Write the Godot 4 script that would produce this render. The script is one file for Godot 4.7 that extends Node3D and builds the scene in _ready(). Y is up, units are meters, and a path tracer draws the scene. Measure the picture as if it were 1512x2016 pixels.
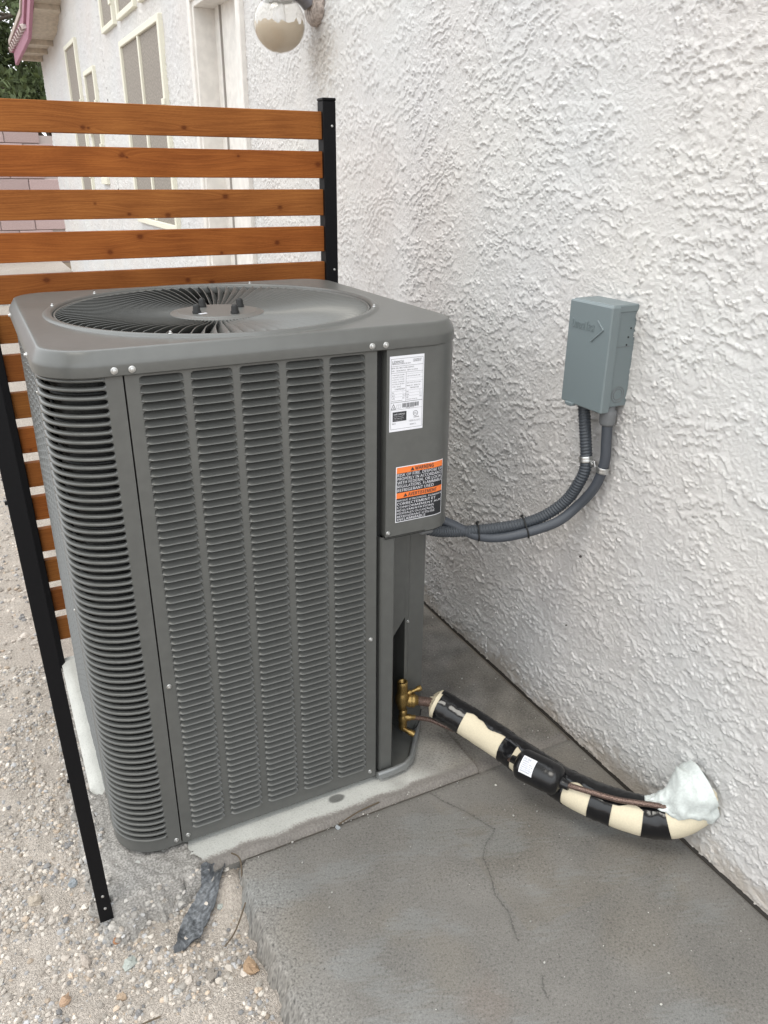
extends Node3D

# ---------------------------------------------------------------- mesh building
class MB:
	var v := PackedVector3Array()
	var n := PackedVector3Array()
	var uv := PackedVector2Array()
	var col := PackedColorArray()
	var ix := PackedInt32Array()
	var use_col := false

	func tri(a: Vector3, b: Vector3, c: Vector3, ua := Vector2.ZERO, ub := Vector2.ZERO, uc := Vector2.ZERO) -> void:
		var nn := (b - a).cross(c - a)
		if nn.length_squared() < 1e-20:
			return
		nn = nn.normalized()
		var k := v.size()
		v.append_array([a, b, c]); n.append_array([nn, nn, nn]); uv.append_array([ua, ub, uc])
		if use_col: col.append_array([Color.WHITE, Color.WHITE, Color.WHITE])
		ix.append_array([k, k + 2, k + 1])

	func quad(a: Vector3, b: Vector3, c: Vector3, d: Vector3) -> void:
		tri(a, b, c, Vector2(0, 0), Vector2(1, 0), Vector2(1, 1))
		tri(a, c, d, Vector2(0, 0), Vector2(1, 1), Vector2(0, 1))

	# smooth patch: point (i, j) at i * nv + j
	func grid(p: PackedVector3Array, nu: int, nv: int, close_u := false, flip := false, uvs := PackedVector2Array(), cols := PackedColorArray(), close_v := false) -> void:
		var base := v.size()
		var nn := PackedVector3Array()
		nn.resize(p.size())
		var iu := nu if close_u else nu - 1
		var jv := nv if close_v else nv - 1
		for i in iu:
			var i2 := (i + 1) % nu
			for j in jv:
				var j2 := (j + 1) % nv
				var a := i * nv + j
				var b := i2 * nv + j
				var c := i2 * nv + j2
				var d := i * nv + j2
				if flip:
					var t := b
					b = d
					d = t
				var f := (p[c] - p[a]).cross(p[d] - p[b])
				nn[a] += f; nn[b] += f; nn[c] += f; nn[d] += f
				ix.append_array([base + a, base + c, base + b, base + a, base + d, base + c])
		for k in nn.size():
			nn[k] = nn[k].normalized()
		v.append_array(p); n.append_array(nn)
		if uvs.size() == p.size():
			uv.append_array(uvs)
		else:
			var e := PackedVector2Array()
			for i in nu:
				for j in nv:
					e.append(Vector2(float(i) / max(1, nu - 1), float(j) / max(1, nv - 1)))
			uv.append_array(e)
		if use_col:
			if cols.size() == p.size():
				col.append_array(cols)
			else:
				var cc := PackedColorArray()
				cc.resize(p.size())
				cc.fill(Color.WHITE)
				col.append_array(cc)

	func box(c: Vector3, s: Vector3, bevel := 0.0, basis := Basis.IDENTITY) -> void:
		var h := s * 0.5
		var b := minf(bevel, minf(h.x, minf(h.y, h.z)) * 0.95)
		var f := func(p: Vector3) -> Vector3: return c + basis * p
		for ax in 3:
			for sg in [-1.0, 1.0]:
				var u := (ax + 1) % 3
				var w := (ax + 2) % 3
				var pts := []
				for q in [[-1, -1], [1, -1], [1, 1], [-1, 1]]:
					var p := Vector3.ZERO
					p[ax] = h[ax] * sg
					p[u] = (h[u] - b) * q[0]
					p[w] = (h[w] - b) * q[1]
					pts.append(f.call(p))
				if sg > 0: quad(pts[0], pts[1], pts[2], pts[3])
				else: quad(pts[0], pts[3], pts[2], pts[1])
		if b <= 0.0: return
		for ax in 3:
			var u := (ax + 1) % 3
			var w := (ax + 2) % 3
			for su in [-1.0, 1.0]:
				for sw in [-1.0, 1.0]:
					var pts := []
					for q in [[-1, 0], [1, 0], [1, 1], [-1, 1]]:
						var p := Vector3.ZERO
						p[ax] = (h[ax] - b) * q[0]
						p[u] = su * (h[u] if q[1] == 0 else h[u] - b)
						p[w] = sw * (h[w] - b if q[1] == 0 else h[w])
						pts.append(f.call(p))
					if su * sw > 0: quad(pts[0], pts[1], pts[2], pts[3])
					else: quad(pts[0], pts[3], pts[2], pts[1])
		for sx in [-1.0, 1.0]:
			for sy in [-1.0, 1.0]:
				for sz in [-1.0, 1.0]:
					var p1: Vector3 = f.call(Vector3(sx * h.x, sy * (h.y - b), sz * (h.z - b)))
					var p2: Vector3 = f.call(Vector3(sx * (h.x - b), sy * h.y, sz * (h.z - b)))
					var p3: Vector3 = f.call(Vector3(sx * (h.x - b), sy * (h.y - b), sz * h.z))
					if sx * sy * sz > 0: tri(p1, p2, p3)
					else: tri(p1, p3, p2)

	func tube(path: PackedVector3Array, radii: Array, sides := 16, cap := true, bumps: Variant = null, uscale := Vector2.ONE) -> void:
		var m := path.size()
		var p := PackedVector3Array()
		var uvs := PackedVector2Array()
		var side := Vector3.ZERO
		var ln := 0.0
		for i in m:
			var t := (path[mini(i + 1, m - 1)] - path[maxi(i - 1, 0)]).normalized()
			if side == Vector3.ZERO:
				side = t.cross(Vector3.UP)
				if side.length() < 0.01: side = t.cross(Vector3.RIGHT)
			side = (side - t * side.dot(t)).normalized()
			var up := side.cross(t)
			if i > 0: ln += path[i].distance_to(path[i - 1])
			var r: float = radii[mini(i, radii.size() - 1)]
			for k in sides:
				var a := TAU * k / sides
				var rr := r
				if bumps != null: rr += bumps.call(i, ln, a)
				p.append(path[i] + (side * cos(a) + up * sin(a)) * rr)
				uvs.append(Vector2(ln * uscale.x, float(k) / sides * uscale.y))
		grid(p, m, sides, false, true, uvs, PackedColorArray(), true)
		if cap:
			for e in [0, m - 1]:
				for k in sides:
					var a := p[e * sides + k]
					var b := p[e * sides + (k + 1) % sides]
					if e == 0: tri(path[e], a, b)
					else: tri(path[e], b, a)

	# profile (r, y) turned round the local y axis
	func lathe(prof: Array, sides: int, xf := Transform3D.IDENTITY) -> void:
		var p := PackedVector3Array()
		for i in sides:
			var a := TAU * i / sides
			for q in prof:
				p.append(xf * Vector3(q.x * cos(a), q.y, -q.x * sin(a)))
		grid(p, sides, prof.size(), true, false)

	# polygon in local xy, thickness along local z from 0 to depth
	func slab(poly: PackedVector2Array, depth: float, xf := Transform3D.IDENTITY) -> void:
		var q := poly
		if Geometry2D.is_polygon_clockwise(q):
			q = poly.duplicate()
			q.reverse()
		var t := Geometry2D.triangulate_polygon(q)
		for k in range(0, t.size(), 3):
			var a := q[t[k]]
			var b := q[t[k + 1]]
			var c := q[t[k + 2]]
			if (b - a).cross(c - a) < 0:
				var s := b
				b = c
				c = s
			tri(xf * Vector3(a.x, a.y, depth), xf * Vector3(b.x, b.y, depth), xf * Vector3(c.x, c.y, depth))
			tri(xf * Vector3(a.x, a.y, 0), xf * Vector3(c.x, c.y, 0), xf * Vector3(b.x, b.y, 0))
		for k in q.size():
			var a := q[k]
			var b := q[(k + 1) % q.size()]
			quad(xf * Vector3(a.x, a.y, 0), xf * Vector3(b.x, b.y, 0), xf * Vector3(b.x, b.y, depth), xf * Vector3(a.x, a.y, depth))

	func mesh() -> ArrayMesh:
		var a := []
		a.resize(Mesh.ARRAY_MAX)
		a[Mesh.ARRAY_VERTEX] = v
		a[Mesh.ARRAY_NORMAL] = n
		a[Mesh.ARRAY_TEX_UV] = uv
		if use_col: a[Mesh.ARRAY_COLOR] = col
		a[Mesh.ARRAY_INDEX] = ix
		var m := ArrayMesh.new()
		m.add_surface_from_arrays(Mesh.PRIMITIVE_TRIANGLES, a)
		return m

# ---------------------------------------------------------------- scene tree helpers
var used := {}
var M := {}
var rng := RandomNumberGenerator.new()

func numbered(called: String) -> String:
	var k: int = used.get(called, 0)
	used[called] = k + 1
	return called if k == 0 else "%s_%03d" % [called, k]

func thing(called: String, label: String, category: String, at := Vector3.ZERO, group := "") -> Node3D:
	var o := Node3D.new()
	o.name = numbered(called)
	add_child(o)
	o.position = at
	meta(o, label, category, group)
	return o

func meta(o: Node, label: String, category: String, group := "") -> void:
	o.set_meta("label", label)
	o.set_meta("category", category)
	if group: o.set_meta("group", group)

func put(called: String, mesh: Mesh, m: Material, parent: Node3D = null) -> MeshInstance3D:
	var o := MeshInstance3D.new()
	o.mesh = mesh
	o.material_override = m
	if parent == null:
		o.name = numbered(called)
		add_child(o)
	else:
		# children keep positions in world terms: the parent's place is taken off again
		o.name = called
		parent.add_child(o, true)
		var off := Vector3.ZERO
		var q: Node = parent
		while q is Node3D and q != self:
			off += (q as Node3D).position
			q = q.get_parent()
		o.position = -off
	return o

func obj(called: String, mb: MB, m: Material, parent: Node3D = null) -> MeshInstance3D:
	return put(called, mb.mesh(), m, parent)

func struct(called: String, mb: MB, m: Material) -> MeshInstance3D:
	var o := obj(called, mb, m)
	o.set_meta("kind", "structure")
	return o

func lin(r: float, g: float, b: float) -> Color:
	return Color(r, g, b).linear_to_srgb()

func mat(r: float, g: float, b: float, rough := 0.6, metal := 0.0) -> StandardMaterial3D:
	var m := StandardMaterial3D.new()
	m.albedo_color = lin(r, g, b)
	m.roughness = rough
	m.metallic = metal
	return m

func fnl(sd: int, freq: float, oct := 3) -> FastNoiseLite:
	var f := FastNoiseLite.new()
	f.seed = sd
	f.noise_type = FastNoiseLite.TYPE_SIMPLEX_SMOOTH
	f.frequency = freq
	f.fractal_octaves = oct
	if oct == 1: f.fractal_type = FastNoiseLite.FRACTAL_NONE
	return f

func noise_tex(sd: int, freq: float, ramp: Array, size := 512) -> NoiseTexture2D:
	var t := NoiseTexture2D.new()
	t.width = size
	t.height = size
	t.seamless = true
	t.noise = fnl(sd, freq, 5)
	if ramp:
		var g := Gradient.new()
		var off := PackedFloat32Array()
		var cs := PackedColorArray()
		for q in ramp:
			off.append(q[0]); cs.append(q[1])
		g.offsets = off
		g.colors = cs
		t.color_ramp = g
	return t

func g(x: float) -> Color:
	return Color(x, x, x)

# gives a material fine relief and a slightly uneven tone that do not need UVs
func worn(m: StandardMaterial3D, scale: float, lo: float, sd: int, bump := 0.0, freq := 0.02) -> StandardMaterial3D:
	m.uv1_triplanar = true
	m.uv1_world_triplanar = true
	m.uv1_scale = Vector3.ONE * scale
	m.albedo_texture = noise_tex(sd, freq, [[0.25, g(lo)], [0.75, g(1.0)]])
	if bump > 0.0:
		m.heightmap_enabled = true
		m.heightmap_texture = noise_tex(sd + 7, freq * 2.0, [])
		m.heightmap_scale = bump
	return m

func text_mesh(mb: MB, s: String, map: Callable, x: float, y: float, cap: float, wide := 0.0, bold := false, out := Vector3.ZERO) -> void:
	var tm := TextMesh.new()
	var sf := SystemFont.new()
	sf.font_names = PackedStringArray(["Droid Sans"])
	if bold: sf.font_weight = 700
	tm.font = sf
	tm.font_size = 32
	tm.pixel_size = cap / 23.0
	tm.depth = out.length()
	tm.curve_step = 3.0
	tm.horizontal_alignment = HORIZONTAL_ALIGNMENT_LEFT
	tm.text = s
	var arr := tm.get_mesh_arrays()
	if arr.is_empty() or arr[0] == null: return
	var pv: PackedVector3Array = arr[Mesh.ARRAY_VERTEX]
	var pi: PackedInt32Array = arr[Mesh.ARRAY_INDEX]
	if pv.is_empty(): return
	var lo := Vector3(1e9, 1e9, 0)
	var hi := -lo
	for p in pv:
		lo = lo.min(p); hi = hi.max(p)
	var sx := 1.0
	if wide > 0.0: sx = wide / maxf(hi.x - lo.x, 1e-6)
	var sy := cap / maxf(hi.y - lo.y, 1e-6) if wide > 0.0 else 1.0
	for k in range(0, pi.size(), 3):
		var q := []
		for e in 3:
			var p := pv[pi[k + e]]
			q.append(map.call(x + (p.x - lo.x) * sx, y + (p.y - lo.y) * sy) + (out.normalized() * p.z if out != Vector3.ZERO else Vector3.ZERO))
		mb.tri(q[0], q[2], q[1])

func smooth_path(pts: Array, per := 8) -> PackedVector3Array:
	var c := Curve3D.new()
	for i in pts.size():
		var a: Vector3 = pts[maxi(i - 1, 0)]
		var b: Vector3 = pts[mini(i + 1, pts.size() - 1)]
		var t := (b - a) / 6.0
		c.add_point(pts[i], -t, t)
	c.bake_interval = 0.002
	var out := PackedVector3Array()
	var total := (pts.size() - 1) * per
	for i in total + 1:
		out.append(c.sample_baked(c.get_baked_length() * i / total, true))
	return out

func disc(mb: MB, c: Vector3, nrm: Vector3, r: float, h: float, sides := 14, dome := 0.3) -> void:
	var y := nrm.normalized()
	var x := y.cross(Vector3.UP if absf(y.y) < 0.9 else Vector3.RIGHT).normalized()
	var xf := Transform3D(Basis(x, y, x.cross(y)), c)
	mb.lathe([Vector2(r, 0), Vector2(r, h * (1.0 - dome)), Vector2(r * 0.82, h), Vector2(0.0001, h)], sides, xf)

# ---------------------------------------------------------------- numbers
const WX := 0.896           # the stucco face
const PITCH := 0.01355      # louvre spacing
const ROWS := 66
const TOPY := 0.9425
const FANC := Vector3(0.238, 0, -0.328)

func _ready() -> void:
	rng.seed = 11
	var cam := Camera3D.new()
	cam.name = "camera"
	add_child(cam)
	cam.basis = Basis(Vector3.UP, -0.4721) * Basis(Vector3.RIGHT, -0.4089) * Basis(Vector3.BACK, 0.008)
	cam.position = Vector3(-0.1755, 1.226, 1.1994)
	cam.fov = rad_to_deg(2.0 * atan(1008.0 / 1542.8))
	cam.near = 0.05
	cam.far = 400.0
	cam.current = true

	var we := WorldEnvironment.new()
	we.name = "environment"
	var env := Environment.new()
	env.background_mode = Environment.BG_SKY
	var sky := Sky.new()
	var sm := ProceduralSkyMaterial.new()
	sm.sky_top_color = Color(0.95, 0.97, 0.985)
	sm.sky_energy_multiplier = 1.5
	sm.sky_horizon_color = Color(0.74, 0.745, 0.75)
	sm.sky_curve = 0.35
	sm.ground_horizon_color = Color(0.72, 0.68, 0.62)
	sm.ground_bottom_color = Color(0.55, 0.50, 0.44)
	sm.sun_angle_max = 1.0
	sky.sky_material = sm
	env.sky = sky
	env.tonemap_mode = Environment.TONE_MAPPER_LINEAR
	env.tonemap_exposure = 1.22
	env.sdfgi_enabled = true
	env.ssao_enabled = true
	env.ssil_enabled = true
	we.environment = env
	add_child(we)

	var sun := DirectionalLight3D.new()
	sun.name = "sun"
	sun.light_energy = 0.38
	sun.light_angular_distance = 24.0
	sun.light_color = Color(1.0, 0.985, 0.95)
	sun.shadow_enabled = true
	add_child(sun)
	sun.look_at_from_position(Vector3(-0.38, 1.0, 0.20), Vector3.ZERO, Vector3.BACK)

	materials()
	ground()
	house()
	background()
	fence()
	unit()
	electrics()
	pipes()
	lamp()
	litter()

# ---------------------------------------------------------------- materials
func materials() -> void:
	M.paint = worn(mat(0.112, 0.113, 0.107, 0.33), 3.0, 0.965, 3, 0.004, 0.02)
	M.paint.metallic = 0.12
	M.vane = mat(0.125, 0.125, 0.118, 0.38, 0.15)
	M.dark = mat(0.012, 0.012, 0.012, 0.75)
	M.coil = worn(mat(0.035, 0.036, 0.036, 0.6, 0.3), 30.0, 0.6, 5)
	M.black = mat(0.004, 0.004, 0.005, 0.5)
	M.black.metallic_specular = 0.28
	M.rubber = mat(0.012, 0.012, 0.012, 0.6)
	M.steel = mat(0.55, 0.55, 0.54, 0.32, 0.9)
	M.lip = mat(0.30, 0.31, 0.31, 0.38, 0.6)
	M.brass = worn(mat(0.52, 0.35, 0.13, 0.36, 0.9), 40.0, 0.55, 23)
	M.copper = worn(mat(0.30, 0.20, 0.165, 0.45, 0.6), 24.0, 0.4, 21, 0.0, 0.03)
	M.boxgrey = mat(0.160, 0.192, 0.200, 0.42)
	M.conduit = mat(0.045, 0.052, 0.062, 0.45)
	M.conduit2 = mat(0.058, 0.065, 0.078, 0.5)
	M.fitting = mat(0.15, 0.155, 0.16, 0.5)
	M.foam = worn(mat(0.70, 0.62, 0.46, 0.8), 9.0, 0.95, 14, 0.01, 0.05)
	M.tape = mat(0.006, 0.006, 0.007, 0.16)
	M.sealant = worn(mat(0.66, 0.70, 0.68, 0.6), 9.0, 0.92, 17, 0.05, 0.03)
	M.drier = mat(0.007, 0.007, 0.008, 0.25)
	M.white = mat(0.78, 0.78, 0.82, 0.45)
	M.print = mat(0.03, 0.03, 0.035, 0.6)
	M.orange = mat(0.85, 0.20, 0.04, 0.5)
	M.cream = mat(0.70, 0.68, 0.575, 0.6)
	M.door = worn(mat(0.72, 0.69, 0.65, 0.55), 1.5, 0.95, 31)
	M.screen = worn(mat(0.30, 0.265, 0.23, 0.8), 6.0, 0.85, 33)
	M.core = mat(0.4, 0.39, 0.38, 0.9)
	M.stucco = mat(0.65, 0.633, 0.618, 0.9)
	M.stucco.vertex_color_use_as_albedo = true
	M.stucco.uv1_triplanar = true
	M.stucco.uv1_world_triplanar = true
	M.stucco.uv1_scale = Vector3.ONE * 7.0
	M.stucco.heightmap_enabled = true
	M.stucco.heightmap_texture = noise_tex(91, 0.06, [], 1024)
	M.stucco.heightmap_scale = 0.15

# ---------------------------------------------------------------- ground
var nz_a: FastNoiseLite
var nz_b: FastNoiseLite
var nz_c: FastNoiseLite
func dirt_y(x: float, z: float) -> float:
	var h := -0.052
	h += 0.010 * nz_a.get_noise_2d(x * 5.0, z * 5.0) + 0.006 * nz_b.get_noise_2d(x * 22.0, z * 22.0)
	if z < -1.0: h += (-1.0 - z) * 0.024
	h -= 0.012 * smoothstep(-0.25, -0.6, x)
	h += 0.040 * exp(-((x - 0.06) * (x - 0.06) + (z - 0.085) * (z - 0.085)) / 0.0030)
	return h

func footing_y(x: float, z: float) -> float:
	# old rough concrete spilled round, and over, the front left corner of the pad
	var e := 0.020 * nz_b.get_noise_2d(x * 14.0 + 9.0, z * 14.0) + 0.010 * nz_c.get_noise_2d(x * 60.0, z * 60.0)
	var front := lerpf(0.118, 0.080, clampf((x + 0.17) / 0.23, 0.0, 1.0))
	var d := minf(minf(x + 0.182, front - z), 0.072 - x) + e
	var k := smoothstep(-0.012, 0.022, d)
	var rough := 0.0040 * nz_c.get_noise_2d(x * 45.0, z * 45.0) + 0.004 * nz_b.get_noise_2d(x * 30.0, z * 30.0)
	var top := -0.006 - 0.014 * smoothstep(0.02, 0.11, z) - 0.012 * smoothstep(-0.12, -0.18, x)
	var over := minf(0.030 - x, z + 0.25) + 1.6 * e
	if x > -0.15 and z < 0.075:
		top = lerpf(-0.014, 0.0075, smoothstep(-0.008, 0.020, over))
	return lerpf(-0.080, top + rough, k)

var conc_tex: ImageTexture
var conc_bump: ImageTexture
const CX0 := -0.20
const CZ0 := -0.95
const CW := 1.12
const CH := 1.75
func seg_dist(p: Vector2, pts: PackedVector2Array) -> float:
	var d := 1e9
	for i in pts.size() - 1:
		d = minf(d, p.distance_to(Geometry2D.get_closest_point_to_segment(p, pts[i], pts[i + 1])))
	return d

func concrete_textures() -> void:
	var w := 960
	var h := 1500
	var img := Image.create_empty(w, h, false, Image.FORMAT_RGB8)
	var bmp := Image.create_empty(w, h, false, Image.FORMAT_L8)
	var big := fnl(41, 2.2, 3)
	var mid := fnl(42, 9.0, 4)
	var fine := fnl(43, 160.0, 2)
	var grit := fnl(44, 420.0, 1)
	var warm := fnl(45, 3.0, 3)
	var cracks := [
		PackedVector2Array([Vector2(0.512, 0.079), Vector2(0.531, 0.121), Vector2(0.554, 0.165), Vector2(0.566, 0.194), Vector2(0.581, 0.228), Vector2(0.538, 0.255), Vector2(0.518, 0.28), Vector2(0.504, 0.333), Vector2(0.492, 0.359), Vector2(0.491, 0.401), Vector2(0.474, 0.455)]),
		PackedVector2Array([Vector2(0.471, 0.528), Vector2(0.459, 0.546), Vector2(0.456, 0.564)])]
	var boxes := []
	for c in cracks:
		var r := Rect2(c[0], Vector2.ZERO)
		for p in c: r = r.expand(p)
		boxes.append(r.grow(0.02))
	var data := PackedByteArray()
	data.resize(w * h * 3)
	var bd := PackedByteArray()
	bd.resize(w * h)
	for j in h:
		var z := CZ0 + CH * (j + 0.5) / h
		for i in w:
			var x := CX0 + CW * (i + 0.5) / w
			var b := big.get_noise_2d(x, z)
			var m := mid.get_noise_2d(x, z)
			var f := fine.get_noise_2d(x, z)
			var q := grit.get_noise_2d(x, z)
			var t := 0.158 + 0.016 * b + 0.014 * m + 0.060 * f * absf(f) * 2.0 + 0.040 * q
			var on_slab := z > 0.068
			var tint := Vector3(1.06, 1.0, 0.92)
			var wr := warm.get_noise_2d(x, z)
			var brown := smoothstep(0.0, 0.4, wr + (0.25 if x > 0.5 and z < 0.45 else -0.05))
			tint = tint.lerp(Vector3(1.07, 0.985, 0.87), brown)
			if not on_slab:
				# the pad: paler where it is trowelled and clean, dusty towards the house
				var clean := 1.0 - smoothstep(0.42 + 0.12 * m, 0.63 + 0.10 * b + 0.03 * f, x)
				clean *= smoothstep(-0.4, -0.1, z) if x > 0.3 else 1.0
				t = lerpf(t * 1.08, 0.50 + 0.05 * m + 0.06 * f - 0.12 * smoothstep(0.30, 0.45, f) + 0.03 * q, clean)
				tint = tint.lerp(Vector3(1.0, 1.0, 0.94), clean)
				if x > 0.62: t *= 0.98 + 0.35 * m
				# dust washed into the joint along its front edge
				var dust := smoothstep(0.036, 0.050, z + 0.010 * m + 0.006 * f)
				t = lerpf(t, 0.175 + 0.05 * f + 0.03 * q + 0.03 * m, dust)
				tint = tint.lerp(Vector3(1.07, 0.98, 0.90), dust)
				var pit := Vector2((x - 0.325) / 0.020, (z - 0.010) / 0.012).length() + 0.35 * m
				t *= 1.0 - 0.7 * smoothstep(1.1, 0.7, pit)
			else:
				t += 0.022 * smoothstep(0.0, 0.5, mid.get_noise_2d(x * 0.35 + 7.0, z * 0.35 + 0.02 * f)) # bleached patches
				# broom strokes, paler scoured streaks and one rusty patch
				var bx := x * 0.94 + z * 0.34
				var bz := z * 0.94 - x * 0.34
				var st := mid.get_noise_2d(bx * 2.0, bz * 14.0)
				t += 0.008 * st + 0.012 * mid.get_noise_2d(bx * 6.0, bz * 50.0)
				var pale := smoothstep(0.05, 0.45, big.get_noise_2d(bx * 1.6 + 3.0, bz * 3.0) + 0.3 * st)
				t += 0.022 * pale
				tint = tint.lerp(Vector3(0.97, 1.0, 0.985), 0.5 * pale)
				var rust := smoothstep(1.0, 0.2, Vector2((x - 0.36) / 0.05, (z - 0.52) / 0.06).length() + 0.6 * m)
				tint = tint.lerp(Vector3(1.15, 0.98, 0.85), 0.6 * rust)
				# worn edge with bare stones
				var e := smoothstep(0.20, 0.08, x + 0.03 * m)
				t += e * (0.06 + 0.10 * f)
				if f > 0.42 - 0.15 * e and q > 0.0: t *= 0.62
			var hh := 0.55 + 0.18 * f + 0.14 * q + 0.12 * m
			for k in 2:
				if (boxes[k] as Rect2).has_point(Vector2(x, z)):
					var d := seg_dist(Vector2(x + 0.004 * m + 0.0025 * f, z + 0.004 * fine.get_noise_2d(x + 5.0, z)), cracks[k])
					var c := 1.0 - smoothstep(0.0003, 0.0015 + 0.0012 * m, d)
					var side := 1.0 - smoothstep(0.002, 0.012, d)
					hh -= 0.45 * c
					t *= 1.0 - 0.42 * c - 0.07 * side
			t = clampf(t, 0.03, 0.66)
			var col := Color(t * tint.x, t * tint.y, t * tint.z).linear_to_srgb()
			var k3 := (j * w + i) * 3
			data[k3] = clampi(int(col.r * 255.0), 0, 255)
			data[k3 + 1] = clampi(int(col.g * 255.0), 0, 255)
			data[k3 + 2] = clampi(int(col.b * 255.0), 0, 255)
			bd[j * w + i] = clampi(int(hh * 255.0), 0, 255)
	img = Image.create_from_data(w, h, false, Image.FORMAT_RGB8, data)
	bmp = Image.create_from_data(w, h, false, Image.FORMAT_L8, bd)
	conc_tex = ImageTexture.create_from_image(img)
	conc_bump = ImageTexture.create_from_image(bmp)

func cuv(x: float, z: float) -> Vector2:
	return Vector2((x - CX0) / CW, (z - CZ0) / CH)

func sheet(mb: MB, xs: PackedFloat32Array, zs: PackedFloat32Array, f: Callable) -> void:
	var p := PackedVector3Array()
	var uvs := PackedVector2Array()
	for x in xs:
		for z in zs:
			p.append(Vector3(x, f.call(x, z), z))
			uvs.append(cuv(x, z))
	mb.grid(p, xs.size(), zs.size(), false, true, uvs)

func steps(a: float, b: float, s: float) -> PackedFloat32Array:
	var o := PackedFloat32Array()
	var k := maxi(1, int(ceil(absf(b - a) / s)))
	for i in k + 1: o.append(lerpf(a, b, float(i) / k))
	return o

func ground() -> void:
	nz_a = fnl(51, 1.0, 3)
	nz_b = fnl(52, 1.0, 3)
	nz_c = fnl(53, 1.0, 2)
	concrete_textures()
	var cm := StandardMaterial3D.new()
	cm.albedo_texture = conc_tex
	cm.roughness = 0.92
	cm.heightmap_enabled = true
	cm.heightmap_texture = conc_bump
	cm.heightmap_scale = 0.12
	cm.texture_repeat = false
	M.concrete = cm
	# pavement slab by the camera, its broken left edge falling to the dirt
	var mb := MB.new()
	var xs := steps(0.048, 0.125, 0.0028)
	xs.append_array(steps(0.135, 0.897, 0.02))
	sheet(mb, xs, steps(0.0745, 1.7, 0.0065), func(x: float, z: float) -> float:
		var n1 := 0.010 * nz_b.get_noise_2d(3.0, z * 16.0) + 0.005 * nz_c.get_noise_2d(x * 60.0, z * 60.0)
		var d := x - 0.078 + n1
		var corner := 0.03 - (x - 0.078) - (z - 0.0745)
		if corner > 0.0: d = minf(d, 0.012 - corner * 0.8 + n1)
		var k := smoothstep(-0.022, 0.012, d)
		return lerpf(-0.085, 0.0, k) + (0.0022 * nz_c.get_noise_2d(x * 90.0, z * 90.0) if d < 0.03 else 0.0) - 0.004 * (1.0 - smoothstep(0.0745, 0.083, z)))
	struct("pavement_slab", mb, cm)
	# equipment pad, then the strip of old concrete between it and the house
	mb = MB.new()
	sheet(mb, steps(-0.14, 0.645, 0.012), steps(-0.80, 0.069, 0.008), func(x: float, z: float) -> float:
		var d := minf(x + 0.14, 0.069 - z)
		var rough := 0.004 * nz_b.get_noise_2d(x * 30.0, z * 30.0)
		return 0.004 - 0.010 * (1.0 - smoothstep(0.0, 0.012 + rough, d)) + 0.0006 * nz_b.get_noise_2d(x * 50.0, z * 50.0))
	var pad_y := -0.09
	mb.quad(Vector3(-0.14, pad_y, 0.069), Vector3(0.645, pad_y, 0.069), Vector3(0.645, -0.006, 0.069), Vector3(-0.14, -0.006, 0.069))
	mb.quad(Vector3(-0.14, pad_y, -0.80), Vector3(-0.14, pad_y, 0.069), Vector3(-0.14, -0.006, 0.069), Vector3(-0.14, -0.006, -0.80))
	struct("equipment_pad", mb, cm)
	mb = MB.new()
	sheet(mb, steps(0.6452, 0.897, 0.008), steps(-2.0, 0.0742, 0.012), func(x: float, z: float) -> float:
		return -0.004 + 0.0015 * nz_b.get_noise_2d(x * 30.0, z * 30.0) - 0.006 * (1.0 - smoothstep(0.0, 0.006, x - 0.6452)) - 0.006 * (1.0 - smoothstep(0.0, 0.008, 0.0742 - z)))
	struct("concrete_strip", mb, cm)
	# rough footing
	mb = MB.new()
	sheet(mb, steps(-0.24, 0.10, 0.004), steps(-0.80, 0.21, 0.004), func(x: float, z: float) -> float:
		return footing_y(x, z))
	var fm := mat(0.46, 0.435, 0.405, 0.95)
	worn(fm, 11.0, 0.70, 61, 0.22, 0.03)
	struct("rough_footing", mb, fm)
	# dirt near the camera and out to the horizon
	var dm := mat(0.515, 0.455, 0.398, 0.97)
	worn(dm, 6.0, 0.80, 65, 0.35, 0.05)
	mb = MB.new()
	sheet(mb, steps(-1.4, 0.10, 0.009), steps(-3.0, 1.4, 0.011), dirt_y)
	struct("dirt_ground", mb, dm)
	mb = MB.new()
	var far := func(x: float, z: float) -> float: return dirt_y(maxf(x, -8.0), clampf(z, -9.0, 1.4)) - 0.004
	sheet(mb, PackedFloat32Array([-120.0, -30.0, -8.0, -4.0, -1.4]), PackedFloat32Array([-160.0, -60.0, -20.0, -9.0, -6.0, -3.0, 0.0, 1.4, 20.0, 80.0]), far)
	sheet(mb, PackedFloat32Array([-1.4, -0.5, 0.1, 0.9]), PackedFloat32Array([-160.0, -60.0, -20.0, -9.0, -6.0, -3.0]), far)
	sheet(mb, PackedFloat32Array([0.10, 0.9]), PackedFloat32Array([-3.0, -2.0, -0.8]), far)
	sheet(mb, PackedFloat32Array([-1.4, 4.0, 40.0]), PackedFloat32Array([1.4, 3.0, 20.0, 80.0]), func(_x: float, _z: float) -> float: return -0.09)
	struct("gravel_yard", mb, dm)
	pebbles()

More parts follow.
